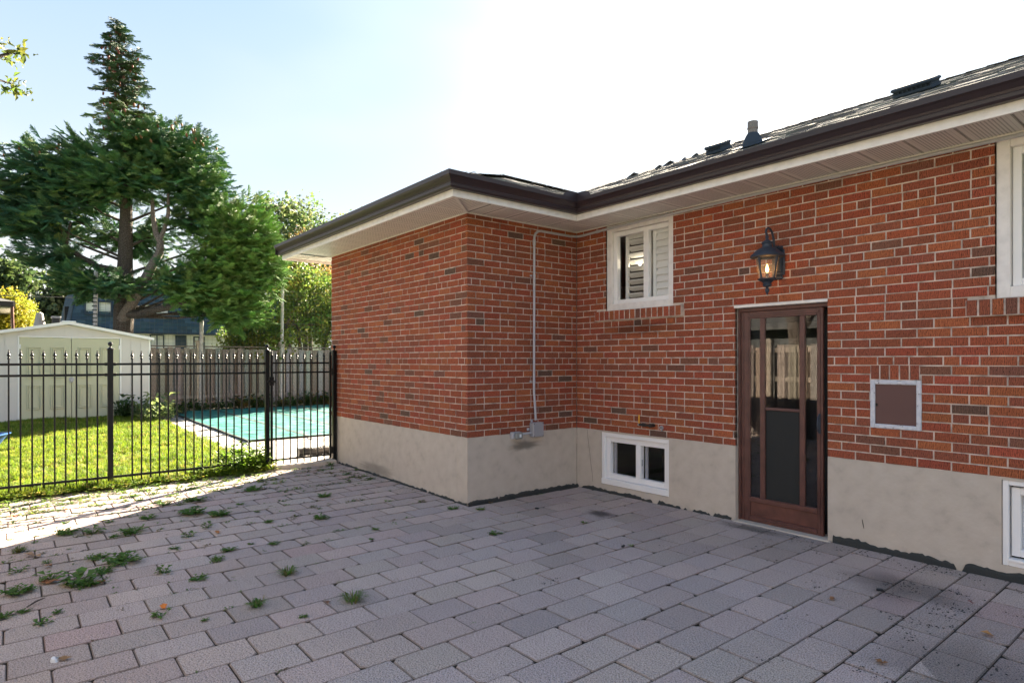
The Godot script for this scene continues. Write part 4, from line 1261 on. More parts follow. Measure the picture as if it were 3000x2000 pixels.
# ------------------------------------------------------------------ pool side
func yard():
	var cov := thing("pool_cover", "turquoise mesh cover stretched over the swimming pool", "pool cover")
	var x0 := -13.15; var x1 := -6.20; var z0 := -4.6; var z1 := 2.06
	var b := MB.new()
	var yb := func(x: float, z: float) -> float:
		var ex := minf(minf(x - x0, x1 - x), minf(z - z0, z1 - z))
		return lerpf(yard_y(x1), yard_y(x0), (x1 - x) / (x1 - x0)) + 0.030 + N1.get_noise_2d(x * .8, z * .8) * .010
	var nx := 36; var nz := 32
	for i in nx:
		for j in nz:
			var a := x0 + (x1 - x0) * i / nx; var d := x0 + (x1 - x0) * (i + 1) / nx
			var f := z0 + (z1 - z0) * j / nz; var g := z0 + (z1 - z0) * (j + 1) / nz
			b.quad(Vector3(a, yb.call(a, g), g), Vector3(d, yb.call(d, g), g), Vector3(d, yb.call(d, f), f), Vector3(a, yb.call(a, f), f))
	obj("cover_sheet", b, M.pool_cover, cov)
	var run := func(horizontal: bool, at: float, w: float, name: String):
		var q := MB.new()
		for i in 30:
			if horizontal:
				var a := x0 + (x1 - x0) * i / 30.0; var d := x0 + (x1 - x0) * (i + 1) / 30.0
				q.quad(Vector3(a, yb.call(a, at + w) + .006, at + w), Vector3(d, yb.call(d, at + w) + .006, at + w), Vector3(d, yb.call(d, at - w) + .006, at - w), Vector3(a, yb.call(a, at - w) + .006, at - w))
			else:
				var f := z0 + (z1 - z0) * i / 30.0; var g := z0 + (z1 - z0) * (i + 1) / 30.0
				q.quad(Vector3(at - w, yb.call(at - w, g) + .005, g), Vector3(at + w, yb.call(at + w, g) + .005, g), Vector3(at + w, yb.call(at + w, f) + .005, f), Vector3(at - w, yb.call(at - w, f) + .005, f))
		obj(name, q, M.strap, cov)
	for i in 5: run.call(true, 0.95 - i * 1.1, 0.030, "strap")
	for i in 13: run.call(false, x1 - .42 - i * .52, 0.019, "strap")
	run.call(true, z1 - .02, .022, "hem"); run.call(false, x1 - .02, .022, "hem")
	for q in [[x1 + .02, 0.95, 0], [x1 + .02, z1, 0], [-7.3, z1 + .02, 1], [-8.4, z1 + .02, 1], [-9.5, z1 + .02, 1], [-10.6, z1 + .02, 1], [-11.7, z1 + .02, 1], [x1 + .02, -.15, 0]]:
		b = MB.new()
		var y := yard_y(q[0])
		var d := Vector3(1, 0, 0.2) if q[2] == 0 else Vector3(0.25, 0, 1)
		var s: Vector3 = Vector3(q[0], y + .018, q[1])
		b.tube([s, s + d * .12 + Vector3.UP * .012, s + d * .26, s + d * .40 - Vector3.UP * .006], [.008, .014, .013, .006], 6)
		obj("tie_strap", b, M.strap, cov)
	# corrugated black hose lying on the deck behind the gate
	var H := thing("pool_hose", "black corrugated hose with white marks on the deck behind the gate", "hose", Vector3(-4.10, yard_y(-4.1), 1.58))
	b = MB.new()
	var pts := []; var rr := []
	for i in 60:
		pts.append(Vector3(.02 * sin(i * .12), .068 + .004 * sin(i * .3), .28 - i * .0135)); rr.append(.060 + (.006 if i % 3 else -.004))
	b.tube(pts, rr, 14)
	b.tube([Vector3(0, .068, .33), Vector3(0, .068, .27)], [.068], 16)
	obj("tube", b, M.black_plastic, H)
	b = MB.new()
	for i in 7: b.bbox(Vector3(.052, .095, .16 - i * .032), Vector3(.060, .118, .172 - i * .032), .002)
	for i in 6: b.bbox(Vector3(.035, .122, .15 - i * .036), Vector3(.050, .128, .165 - i * .036), .002)
	obj("white_marks", b, M.white_mark, H)
	b = MB.new()
	b.tube([Vector3(.1, .02, -.35), Vector3(.3, .02, -.2), Vector3(.45, .02, -.3), Vector3(.42, .02, -.5)], [.018], 8)
	obj("loose_end", b, M.black_plastic, H)
	# blue tray of a barrow at the picture's left edge
	var T := thing("wheelbarrow", "blue wheelbarrow tray beyond the fence at the left edge", "wheelbarrow", Vector3(-4.35, yard_y(-4.3), 5.80))
	b = MB.new()
	var rim := []; var bot := []
	for i in 24:
		var a := TAU * i / 24
		var k := Vector2(cos(a), sin(a))
		rim.append(Vector3(k.x * .34, .56 - k.y * .04, k.y * .46)); bot.append(Vector3(k.x * .18, .30, k.y * .26))
	for i in 24:
		var j := (i + 1) % 24
		b.oq(rim[i], rim[j], bot[j], bot[i], Vector3(0, .45, 0))
		b.oq(rim[i] + Vector3.UP * .012, rim[j] + Vector3.UP * .012, rim[j] * Vector3(1.05, 1, 1.05), rim[i] * Vector3(1.05, 1, 1.05), Vector3(0, .3, 0))
		b.tri(bot[i], bot[j], Vector3(0, .30, 0))
	obj("tray", b, M.tub_blue, T)
	b = MB.new()
	for s in [-1, 1]: b.tube([Vector3(s * .16, .32, .1), Vector3(s * .28, .40, .6), Vector3(s * .28, .55, .95)], [.016], 8)
	for s in [-1, 1]: b.tube([Vector3(s * .2, .30, .1), Vector3(s * .22, .0, .32)], [.013], 8)
	obj("frame", b, M.black_iron, T)
	b = MB.new()
	var wp := []
	for i in 17: wp.append(Vector3(0, .15 + sin(TAU * i / 16) * .11, .45 + cos(TAU * i / 16) * .11))
	b.tube(wp, [.04], 8, false)
	obj("wheel", b, M.black_plastic, T)

# ------------------------------------------------------------------ fences
func post_shape(h: float, ball: float, w := 0.028) -> MB:
	var b := MB.new()
	b.bbox(Vector3(-w, -0.10, -w), Vector3(w, h - .03, w), .003)
	b.bbox(Vector3(-w - .006, h - .03, -w - .006), Vector3(w + .006, h - .012, w + .006), .004)
	b.lathe([[.030, h - .012], [.016, h], [.008, h + .010], [.008, h + .018], [.018, h + .026], [.026, h + .042], [.022, h + .058], [.010, h + .066], [.0, h + ball]], 14, Vector3.ZERO)
	return b

func picket_mesh() -> Array:
	var b := MB.new()
	b.bbox(Vector3(-.008, 0.0, -.008), Vector3(.008, 1.475, .008), .001)
	var f := MB.new()
	f.lathe([[.012, 1.470], [.014, 1.478], [.012, 1.490], [.008, 1.496], [.009, 1.502], [.017, 1.510], [.018, 1.520], [.012, 1.530], [.008, 1.550], [.004, 1.562], [.006, 1.566], [.006, 1.572], [.0, 1.577]], 10, Vector3.ZERO)
	return [b.mesh(M.black_iron), f.mesh(M.black_iron)]

func iron_fence():
	var X := -3.33
	var F := thing("iron_fence", "black iron picket fence with spear finials along the lawn", "fence")
	var pm := picket_mesh()
	var ph := post_shape(1.676, .072).mesh(M.black_iron)
	for z in [4.413, 2.612]: inst("post", ph, Transform3D(Basis(), Vector3(X, 0, z)), F)
	inst("post", ph, Transform3D(Basis(), Vector3(X, 0, 6.21)), F)
	var zs := []
	for i in 16: zs.append(2.749 + i * .0962)
	for i in 16: zs.append(4.540 + i * .1002)
	for z in zs:
		var p := inst("picket", pm[0], Transform3D(Basis(), Vector3(X, 0.066, z)), F)
		inst("finial", pm[1], Transform3D(), p)
	for s in [[2.640, 4.385], [4.441, 6.18]]:
		for y in [1.481, 1.357, 0.150]:
			var b := MB.new()
			b.bbox(Vector3(X - .013, y - .013, s[0]), Vector3(X + .013, y + .013, s[1]), .003)
			if y > .5:
				b.bbox(Vector3(X - .018, y - .018, s[0] - .004), Vector3(X + .018, y + .018, s[0] + .03), .004)
				b.bbox(Vector3(X - .018, y - .018, s[1] - .03), Vector3(X + .018, y + .018, s[1] + .004), .004)
			obj("rail", b, M.black_iron, F)
	var W := thing("gate_post", "black iron gate post against the corner of the brick wing", "post", Vector3(X, 0, 1.655))
	obj("post", post_shape(1.676, .072), M.black_iron, W)
	var gt := thing("iron_gate", "black iron picket gate between the brick wall and the middle post", "gate")
	for z in [2.552, 1.716]:
		var b := MB.new()
		b.bbox(Vector3(X - .015, .10, z - .015), Vector3(X + .015, 1.60, z + .015), .003)
		b.lathe([[.016, 1.60], [.010, 1.612], [.017, 1.625], [.008, 1.65], [.0, 1.672]], 10, Vector3(X, 0, z))
		obj("stile", b, M.black_iron, gt)
	for i in 8:
		var p := inst("picket", pm[0], Transform3D(Basis(), Vector3(X, 0.066, 2.493 - i * .0975)), gt)
		inst("finial", pm[1], Transform3D(), p)
	for y in [1.488, 1.357, 0.155]:
		var b := MB.new()
		b.bbox(Vector3(X - .012, y - .012, 1.731), Vector3(X + .012, y + .012, 2.537), .003)
		obj("rail", b, M.black_iron, gt)
	var b := MB.new()
	b.bbox(Vector3(X + .014, 1.18, 2.53), Vector3(X + .05, 1.30, 2.60), .006)
	b.bbox(Vector3(X + .03, 1.22, 2.50), Vector3(X + .06, 1.25, 2.62), .006)
	obj("latch", b, M.black_iron, gt)
	for y in [1.36, .22]:
		b = MB.new()
		b.tube([Vector3(X + .01, y - .05, 1.69), Vector3(X + .01, y + .05, 1.69)], [.014], 8)
		obj("hinge", b, M.black_iron, gt)

func boards(F: Node3D, n: int, pitch: float, wd: float, base: float, top: float, tones: Array, back := false):
	# boards alternate before and behind the rails; local x along the fence, z towards the viewer
	for i in n:
		for side in [1, -1]:
			var b := MB.new()
			b.col = vary(tones[R.randi() % tones.size()], 0.16)
			var x := i * pitch + (0.0 if side > 0 else pitch * .5) + rv(-.012, .012)
			var w := wd * rv(.92, 1.08)
			var zz: float = side * .040
			b.bbox(Vector3(-w / 2, 0, -.009), Vector3(w / 2, top - base + rv(-.02, .0), .009), .003, Transform3D(Basis(Vector3(0, 0, 1), rv(-.006, .006)) * Basis(Vector3.UP, rv(-.03, .03)), Vector3(x, base + rv(-.02, .03), zz + rv(-.004, .004))))
			obj("board", b, M.old_wood, F)

func back_fence():
	var tn := [Color(0.36, 0.325, 0.30), Color(0.32, 0.285, 0.26), Color(0.41, 0.38, 0.355), Color(0.32, 0.26, 0.215), Color(0.37, 0.365, 0.37)]
	var F := thing("wooden_fence", "weathered grey board-on-board fence behind the pool", "fence", Vector3(-14.2, .148, 2.9), PI / 2)
	boards(F, 44, .207, .138, .03, 1.74, tn)
	for y in [.34, 1.66]:
		var b := MB.new()
		b.col = Color(.34, .31, .28)
		b.bbox(Vector3(-.2, y - .045, -.030), Vector3(9.1, y + .045, .030), .004)
		obj("rail", b, M.old_wood, F)
	var b := MB.new()
	b.col = Color(.26, .23, .21)
	b.bbox(Vector3(-.2, 1.775, -.075), Vector3(9.1, 1.811, .075), .006)
	obj("cap_rail", b, M.old_wood, F)
	for x in [1.79, 4.12, 6.45]:
		b = MB.new()
		b.col = Color(.58, .51, .43)
		b.bbox(Vector3(x - .085, 0, -.05), Vector3(x + .085, 1.92, .115), .006)
		b.bbox(Vector3(x - .11, 1.92, -.075), Vector3(x + .11, 1.965, .14), .008)
		obj("post", b, M.old_wood, F)
	# tall thin poles that carry a net
	for q in [[1.09, "tall weathered pole on the wooden fence, middle of three net poles", -14.08], [-1.20, "tall grey pole on the wooden fence nearest the brick wing", -14.08], [3.61, "tall rope-wound pole behind the shed left of the spruce trunk", -14.35]]:
		var P := thing("net_pole", q[1], "pole", Vector3(q[2], yard_y(-14), q[0]), 0, "poles carrying the net")
		b = MB.new()
		b.col = Color(.68, .66, .66)
		b.tube([Vector3(0, 0, 0), Vector3(0.01, 2, -.01), Vector3(-.02, 3.78, -.04)], [.055, .052, .048], 8)
		obj("shaft", b, M.old_wood, P)
		if q[0] > 3:
			b = MB.new()
			for k in 32: b.bbox(Vector3(-.06, .3 + k * .105, -.06), Vector3(.06, .325 + k * .105, .06), .01)
			obj("rope_turns", b, M.strap, P)
	var nt := MB.new()
	var zA := 3.61; var zB := -3.4
	var nz := 62
	for i in nz + 1:
		var z := zA + (zB - zA) * i / nz
		nt.stick(Vector3(-14.12, 1.97, z), Vector3(-14.12, 3.70, z), .0022, .0022)
	for j in 16:
		var y := 2.02 + j * .112
		for i in 10:
			var a := zA + (zB - zA) * i / 10.0; var d := zA + (zB - zA) * (i + 1) / 10.0
			nt.stick(Vector3(-14.12, y - .01 * sin(i * 1.3), a), Vector3(-14.12, y - .01 * sin((i + 1) * 1.3), d), .0022, .0022)
	var o := obj("netting", nt, M.net)
	tag(o, "thin netting strung between the tall poles above the wooden fence", "net")
	# the fence along the near side of the garden, lit by the sun; the door's glass mirrors it
	F = thing("side_fence", "sunlit wooden fence mirrored in the glass of the brown door", "fence", Vector3(9.0, 0.0, 6.15), PI)
	boards(F, 58, .215, .145, .03, 1.80, tn)
	for y in [.4, 1.15, 1.72]:
		b = MB.new()
		b.col = Color(.40, .36, .32)
		b.bbox(Vector3(-.2, y - .045, -.030), Vector3(12.6, y + .045, .030), .004)
		obj("rail", b, M.old_wood, F)
	for x in [.3, 2.7, 5.1, 7.5, 9.9, 12.2]:
		b = MB.new()
		b.col = Color(.40, .36, .32)
		b.bbox(Vector3(x - .05, 0, -.05), Vector3(x + .05, 1.95, .10), .006)
		obj("post", b, M.old_wood, F)

# ------------------------------------------------------------------ shed
func shed():
	var x0 := -12.5
	var xb := -14.0
	var zr := 2.606; var zl := 5.94; var zp := 4.273
	var yb := 0.13; var ye := 2.07; var yp := 2.40
	var D := thing("garden_shed", "cream plastic garden shed with double doors and low gable roof", "shed")
	var b := MB.new()
	var cuts := [zr, 2.82, 3.03, 3.24, 3.52, 3.80, 4.08, 4.36, 4.64, 4.92, 5.19, 5.44, 5.69, zl]
	var top := func(q: float) -> float: return yp - (yp - ye) * absf(q - zp) / (zp - zr) - .01
	for i in cuts.size() - 1:                          # ribbed front panels above and beside the doors
		var z: float = cuts[i]; var z2: float = cuts[i + 1]
		var lo := yb if (z2 <= 3.25 or z >= 5.18) else 2.085
		var a := z + .003; var d := z2 - .003
		b.quad(Vector3(x0, lo, d), Vector3(x0, lo, a), Vector3(x0, top.call(a), a), Vector3(x0, top.call(d), d))
		b.quad(Vector3(x0 - .012, lo, z2 + .004), Vector3(x0 - .012, lo, z2 - .004), Vector3(x0 - .012, top.call(z2), z2 - .004), Vector3(x0 - .012, top.call(z2), z2 + .004))
	b.box(Vector3(xb, yb, zr), Vector3(x0 - .012, ye, zr + .03))
	b.box(Vector3(xb, yb, zl - .03), Vector3(x0 - .012, ye, zl))
	b.box(Vector3(xb, yb, zr + .031), Vector3(xb + .03, ye, zl - .031))
	obj("wall", b, M.shed_cream, D)
	b = MB.new()
	b.bbox(Vector3(x0 - .04, yb, zr - .01), Vector3(x0 + .012, ye + .01, zr + .035), .004)
	b.bbox(Vector3(x0 - .04, yb, zl - .035), Vector3(x0 + .012, ye + .01, zl + .01), .004)
	b.bbox(Vector3(x0 - .04, 2.062, 3.22), Vector3(x0 + .010, 2.088, 5.21), .004)
	b.bbox(Vector3(x0 - .04, yb, 3.222), Vector3(x0 + .010, 2.06, 3.258), .004)
	b.bbox(Vector3(x0 - .04, yb, 5.178), Vector3(x0 + .010, 2.06, 5.21), .004)
	obj("corner_trim", b, M.shed_trim, D)
	b = MB.new()
	for s in [-1, 1]:
		var ez: float = zp + s * (zp - zr + .08)
		var eyv := ye - .015
		var A := Vector3(x0 + .10, yp, zp); var E := Vector3(x0 + .10, eyv, ez)
		var A2 := Vector3(xb - .1, yp, zp); var E2 := Vector3(xb - .1, eyv, ez)
		var u := Vector3.UP
		b.oq(A + u * .05, E + u * .05, E2 + u * .05, A2 + u * .05, Vector3(-13, 0, zp))
		b.oq(A, E, E2, A2, Vector3(-13, 5, zp))
		b.oq(A + u * .05, A - u * .018, E - u * .018, E + u * .05, Vector3(-13, 2, zp))
		b.oq(A - u * .018, E - u * .018, E + Vector3(-.06, 0, 0) - u * .018, A + Vector3(-.06, 0, 0) - u * .018, Vector3(-13, 5, zp))
		b.oq(E + u * .05, E - u * .018, E2 - u * .018, E2 + u * .05, Vector3(-13, 2, zp))
	b.bbox(Vector3(xb - .1, yp + .030, zp - .14), Vector3(x0 + .105, yp + .062, zp + .14), .012)
	obj("roof", b, M.shed_trim, D)
	for s in [[3.262, 4.215], [4.225, 5.175]]:
		b = MB.new()
		b.bbox(Vector3(x0 - .045, yb + .005, s[0]), Vector3(x0 - .006, 2.058, s[1]), .004)
		var dr := obj("door", b, M.shed_door, D)
		var wz: float = (s[1] - s[0])
		for cz in [.27, .73]:
			for ry in [[.415, .97], [1.13, 1.848]]:
				b = MB.new()
				var c: float = s[0] + wz * cz
				for f in [[c - .135, c + .135, ry[0], ry[1], .0, .018], [c - .100, c + .100, ry[0] + .035, ry[1] - .035, .004, .012]]:
					var X0: float = x0 - .008 + f[4]; var X1: float = x0 - .002 + f[5]
					b.bbox(Vector3(X0, f[2], f[0]), Vector3(X1, f[3], f[0] + .022), .004)
					b.bbox(Vector3(X0, f[2], f[1] - .022), Vector3(X1, f[3], f[1]), .004)
					b.bbox(Vector3(X0, f[2], f[0] + .022), Vector3(X1, f[2] + .022, f[1] - .022), .004)
					b.bbox(Vector3(X0, f[3] - .022, f[0] + .022), Vector3(X1, f[3], f[1] - .022), .004)
				obj("door_panel", b, M.shed_door, dr)
	b = MB.new()
	b.tube([Vector3(x0 - .006, 1.09, 4.22), Vector3(x0 + .012, 1.09, 4.22)], [.055], 16)
	b.bbox(Vector3(x0 + .01, 1.02, 4.195), Vector3(x0 + .03, 1.08, 4.245), .006)
	obj("latch", b, M.box_grey, D)
	b = MB.new()
	for h in [[5.172, 1.85], [5.172, .35], [3.262, 1.85], [3.262, .35]]: b.bbox(Vector3(x0 - .006, h[1] - .05, h[0] - .02), Vector3(x0 + .014, h[1] + .05, h[0] + .02), .004)
	obj("hinges", b, M.shed_trim, D)

# ------------------------------------------------------------------ trees
func spray_mesh() -> ArrayMesh:              # a spruce branchlet one metre long, with side twigs
	var b := MB.new()
	var tip := Vector3(0, 0.06, 1)
	b.stick(Vector3(0, 0, 0), tip, .026, .014, 3)
	for i in 10:
		var t := .08 + i * .088
		for s in [-1, 1]:
			var p := Vector3(0, .06 * t, t)
			var l := (.46 - t * .30) * rv(.75, 1.2)
			var d := Vector3(s * rv(.7, .98), rv(-.5, .25), rv(.5, .95)).normalized()
			b.stick(p, p + d * l, .022, .009, 3)
			for m in 3:
				if l < .2 + m * .05: continue
				var q := p + d * l * (.25 + m * .24)
				b.stick(q, q + Vector3(s * rv(-.2, .5), rv(-.5, .2), rv(.6, 1.0)).normalized() * l * rv(.35, .5), .019, .008, 3)
	return b.mesh(M.needle)

func frame_of(d: Vector3, up := Vector3.UP) -> Basis:
	var z := d.normalized()
	var x := up.cross(z)
	if x.length() < .05: x = Vector3.RIGHT
	x = x.normalized()
	return Basis(x, z.cross(x), z)

func spruce():
	var at := Vector3(-15.2, 0.1, 2.86)
	var rt := Vector3(0.631, 0, -0.776); var fw := Vector3(-0.776, 0, -0.631)
	var T := thing("spruce_tree", "tall dark spruce with narrow bare spire and broad spreading lower crown", "tree", at)
	var W := func(a: float, y: float, d: float) -> Vector3: return rt * a + Vector3.UP * (y - .1) + fw * d
	var b := MB.new()
	b.tube([W.call(.03, .1, 0), W.call(.02, 1.0, 0), W.call(.0, 2.2, 0), W.call(.02, 2.9, 0), W.call(.06, 4.3, 0), W.call(.09, 5.6, 0), W.call(.1, 7.0, 0), W.call(.08, 8.2, 0), W.call(0, 9.6, 0), W.call(-.1, 10.5, 0), W.call(-.14, 11.15, 0)], [.36, .29, .25, .255, .19, .16, .125, .085, .055, .03, .008], 12)
	obj("trunk", b, M.bark, T)
	b = MB.new()
	b.tube([W.call(.05, 2.70, -.1), W.call(.25, 2.95, -.18), W.call(.52, 3.35, -.24), W.call(.78, 3.80, -.26), W.call(1.02, 4.25, -.27), W.call(1.20, 4.55, -.28), W.call(1.22, 4.85, -.28), W.call(1.10, 5.05, -.28), W.call(1.0, 5.5, -.25), W.call(.94, 6.1, -.2)], [.17, .15, .135, .125, .115, .10, .09, .075, .06, .04], 10)
	b.tube([W.call(1.2, 4.88, -.28), W.call(1.34, 5.2, -.3), W.call(1.45, 5.6, -.3), W.call(1.42, 6.2, -.25)], [.06, .055, .05, .03], 8)
	obj("limb", b, M.pale_bark, T)
	b = MB.new()
	b.stick(W.call(1.12, 4.42, -.30), W.call(1.34, 4.70, -.42), .05, .03, 6)
	b.stick(W.call(.62, 3.5, -.3), W.call(.70, 3.85, -.42), .045, .03, 6)
	var lb := obj("limb", b, M.pale_bark, T)
	lb.set_meta("label", "pale grey curved forked limb")
	b = MB.new()
	b.tube([W.call(.1, 2.86, -.1), W.call(.6, 2.80, -.3), W.call(1.2, 2.94, -.45), W.call(1.7, 3.02, -.5), W.call(2.3, 3.25, -.5)], [.13, .11, .10, .085, .05], 8)
	obj("limb", b, M.bark, T)
	b = MB.new()
	b.tube([W.call(.1, 3.0, .0), W.call(.6, 2.98, .2), W.call(1.1, 3.1, .35), W.call(1.6, 3.3, .45), W.call(1.9, 3.7, .5)], [.11, .10, .085, .06, .04], 8)
	obj("limb", b, M.bark, T)
	b = MB.new()
	b.tube([W.call(.02, 4.05, 0), W.call(-.6, 4.17, -.15), W.call(-1.08, 4.45, -.2), W.call(-1.45, 4.7, -.2), W.call(-1.6, 5.2, -.2)], [.10, .08, .07, .055, .03], 8)
	obj("limb", b, M.bark, T)
	b = MB.new()
	b.tube([W.call(-1.45, 4.4, -.2), W.call(-1.42, 4.9, -.25), W.call(-1.3, 5.4, -.25)], [.05, .045, .03], 8)
	obj("limb", b, M.bark, T)
	# crown masses: along, height, depth, radii, count
	var blobs := [
		[1.40, 7.35, .2, 1.30, .95, 1.2, 300], [.40, 7.65, .1, 1.0, .75, 1.0, 190], [-.85, 7.1, -.2, .95, .75, 1.0, 180],
		[-2.05, 6.85, -.1, 1.20, .85, 1.2, 260], [-2.85, 6.15, .1, .75, .8, 1.0, 170], [-2.1, 5.45, -.2, 1.25, .60, 1.2, 230],
		[-1.75, 4.45, -.3, .85, .35, 1.0, 100], [.15, 6.5, -.3, 1.7, .65, 1.3, 280], [2.10, 6.45, .2, .85, .8, 1.0, 170],
		[1.65, 5.6, .5, 1.0, .55, 1.0, 120], [3.10, 5.35, .3, 1.05, .95, 1.1, 260], [3.75, 4.3, .3, .65, .85, 1.0, 190],
		[2.75, 4.3, -.1, 1.05, .75, 1.1, 250], [1.95, 3.75, -.3, .85, .45, 1.0, 140], [3.15, 2.85, -.3, .55, .28, .6, 80],
		[-.75, 3.7, -.5, .75, .40, .9, 150], [.1, 3.55, -.6, .75, .35, .7, 90], [.75, 4.0, .6, .7, .45, .8, 70],
		[.3, 5.2, .7, .9, .6, .8, 90], [-.7, 5.2, .5, .8, .6, .8, 70], [2.2, 3.05, .3, .6, .35, .8, 70], [3.2, 3.5, 0.1, .8, .4, 1.0, 110],
		[-2.75, 5.6, .0, .75, .6, .9, 120], [3.6, 5.0, -.2, .75, .6, .8, 140], [3.3, 2.9, .2, .7, .4, .7, 110], [2.5, 3.4, -.5, .9, .5, .8, 130], [-1.3, 6.2, .1, 1.0, .6, 1.1, 150]]
	var xf := []; var cols := []
	var lm := MB.new()
	for q in blobs:
		var c: Vector3 = W.call(q[0], q[1], q[2])
		var root: Vector3 = W.call(.05, maxf(2.8, q[1] - absf(q[0]) * .35 - .3), 0)
		lm.tube([root, root.lerp(c, .5) + Vector3.UP * rv(-.12, .05), c], [.045, .03, .012], 5)
		for i in int(q[6] * .13):                      # boughs: a drooping twig with sprays to both sides, tips turned up
			var d := Vector3(R.randfn(), R.randfn() * .9, R.randfn()).normalized()
			var reach := rv(.72, 1.0)
			var e: Vector3 = c + (rt * d.x * q[3] + Vector3.UP * d.y * q[4] + fw * d.z * q[5]) * reach
			var st: Vector3 = c.lerp(e, rv(.15, .4))
			var dir := (e - st).normalized() * .8 + Vector3(e.x, 0, e.z).normalized() * .5 + Vector3.UP * (maxf(d.y, 0) * .35 - .12)
			dir = dir.normalized()
			var L := rv(.55, 1.05)
			e = st + (e - st) * .5 + dir * L * .5
			st = e - dir * L
			lm.stick(st, e, .016, .006, 3)
			var side := dir.cross(Vector3.UP).normalized()
			var g := Color(0.070, 0.175, 0.084).lerp(Color(0.119, 0.245, 0.077), R.randf())
			if q[0] > 2.3: g = g.lerp(Color(0.210, 0.350, 0.063), .6)
			if q[0] < -1.2: g = g.lerp(Color(0.059, 0.168, 0.119), .5)
			for n in 12:
				var t := (n + R.randf()) / 12.0
				var out := dir * rv(.7, 1.1) + side * (rv(.25, 1.0) * (1 if n % 2 else -1) * (1.15 - t)) + Vector3.UP * (rv(-.5, .12) + t * t * .5)
				var l := rv(.22, .42) * (1.1 - .35 * t)
				var p: Vector3 = st.lerp(e, t) - Vector3.UP * .10 * sin(t * PI)
				xf.append(Transform3D(frame_of(out, (Vector3.UP + Vector3(rv(-.3, .3), 0, rv(-.3, .3))).normalized()).scaled(Vector3.ONE * l), p))
				var cc2 := g.lerp(Color(0.280, 0.420, 0.126), clampf(t * t * .6 + rv(-.15, .12), 0, 1))
				cols.append(vary(cc2, .25))
		for i in int(q[6] * 1.9):                        # and loose sprays filling the mass
			var d := Vector3(R.randfn(), R.randfn(), R.randfn()).normalized()
			var k := pow(R.randf(), .45) * .98
			var p: Vector3 = c + rt * d.x * q[3] * k + Vector3.UP * d.y * q[4] * k + fw * d.z * q[5] * k
			var out := Vector3(p.x, 0, p.z).normalized() * .6 + (rt * d.x + fw * d.z) * .55 + Vector3(rv(-.7, .7), rv(-.75, .45) + maxf(d.y, 0) * .7 * k, rv(-.7, .7))
			xf.append(Transform3D(frame_of(out, (Vector3.UP + Vector3(rv(-.4, .4), 0, rv(-.4, .4))).normalized()).scaled(Vector3.ONE * rv(.2, .42)), p))
			var g := Color(0.073, 0.182, 0.087).lerp(Color(0.126, 0.252, 0.080), R.randf())
			if q[0] > 2.3: g = g.lerp(Color(0.210, 0.350, 0.063), .6)
			if q[0] < -1.2: g = g.lerp(Color(0.059, 0.168, 0.119), .5)
			if R.randf() < .12: g = Color(0.252, 0.378, 0.112)
			cols.append(vary(g, .28))
	# upright leaders on top of the domes
	for i in 46:
		var q: Array = blobs[[0, 0, 1, 3, 3, 4, 8, 10][i % 8]]
		var d := Vector3(rv(-.8, .8), 0, rv(-.8, .8))
		var p: Vector3 = W.call(q[0] + d.x * q[3], q[1] + q[4] * sqrt(maxf(0.05, 1 - d.x * d.x - d.z * d.z * .5)) * .9, q[2] + d.z * q[5])
		xf.append(Transform3D(frame_of(Vector3(rv(-.3, .3), 1, rv(-.3, .3)), Vector3(rv(-1, 1), .1, rv(-1, 1)).normalized()).scaled(Vector3(.16, .16, .34) * rv(.7, 1.15)), p))
		cols.append(vary(Color(0.126, 0.252, 0.098), .2))
	# the spire: sparse tiers of short drooping boughs
	var cx := []; var cc := []
	var tiers := [[11.0, .12], [10.8, .25], [10.6, .35], [10.4, .42], [10.2, .75], [10.0, .85], [9.8, .55], [9.65, .80], [9.45, .95], [9.25, .85], [9.05, .75], [8.85, .5], [8.65, .90], [8.45, .95], [8.25, .85], [8.05, .7], [7.85, .85]]
	for q in tiers:
		for i in 8:
			var a: float = TAU * i / 8.0 + q[0] * 2.0 + rv(-.35, .35)
			var L: float = q[1] * (rv(.3, .8) if R.randf() < .6 else rv(.8, 1.25))
			var d := Vector3(cos(a), 0, sin(a))
			var p0: Vector3 = W.call(-.10 + (10.5 - q[0]) * .07, q[0] + rv(-.08, .08), 0)
			var p1 := p0 + d * L + Vector3.UP * (-.16 * L + rv(-.04, .1))
			lm.stick(p0, p1, .018, .007, 4)
			for k in int(2 + L * 6.5):
				var t := rv(.12, 1.0)
				var o := (d + Vector3(rv(-.7, .7), rv(-.7, .25), rv(-.7, .7))).normalized()
				var l := rv(.20, .42)
				xf.append(Transform3D(frame_of(o).scaled(Vector3.ONE * l), p0.lerp(p1, t) - o * l * .15))
				cols.append(vary(Color(0.084, 0.147, 0.070) if q[0] > 9.0 else Color(0.140, 0.210, 0.063), .3))
				if R.randf() < .42 and t > .45:
					cx.append(Transform3D(Basis(Vector3(rv(-1, 1), 0, rv(-1, 1)).normalized(), rv(0, .5)).scaled(Vector3.ONE * rv(.8, 1.2)), p0.lerp(p1, t) - Vector3.UP * .03))
					cc.append(vary(Color(0.280, 0.119, 0.091), .35))
	for i in 60:
		var q: Array = blobs[[0, 1, 0, 3][i % 4]]
		var d := Vector3(rv(-1, 1), rv(.1, 1), rv(-1, .2)).normalized()
		cx.append(Transform3D(Basis(Vector3.RIGHT, rv(0, .4)), W.call(q[0] + d.x * q[3], q[1] + d.y * q[4], q[2] + d.z * q[5])))
		cc.append(vary(Color(0.308, 0.154, 0.070), .3))
	obj("twigs", lm, M.bark, T).set_meta("kind", "stuff")
	many("foliage", spray_mesh(), xf, cols, T)
	b = MB.new()
	b.lathe([[0, -.12], [.022, -.10], [.030, -.06], [.026, -.02], [.0, .0]], 6, Vector3.ZERO)
	many("cones", b.mesh(M.leaf), cx, cc, T)

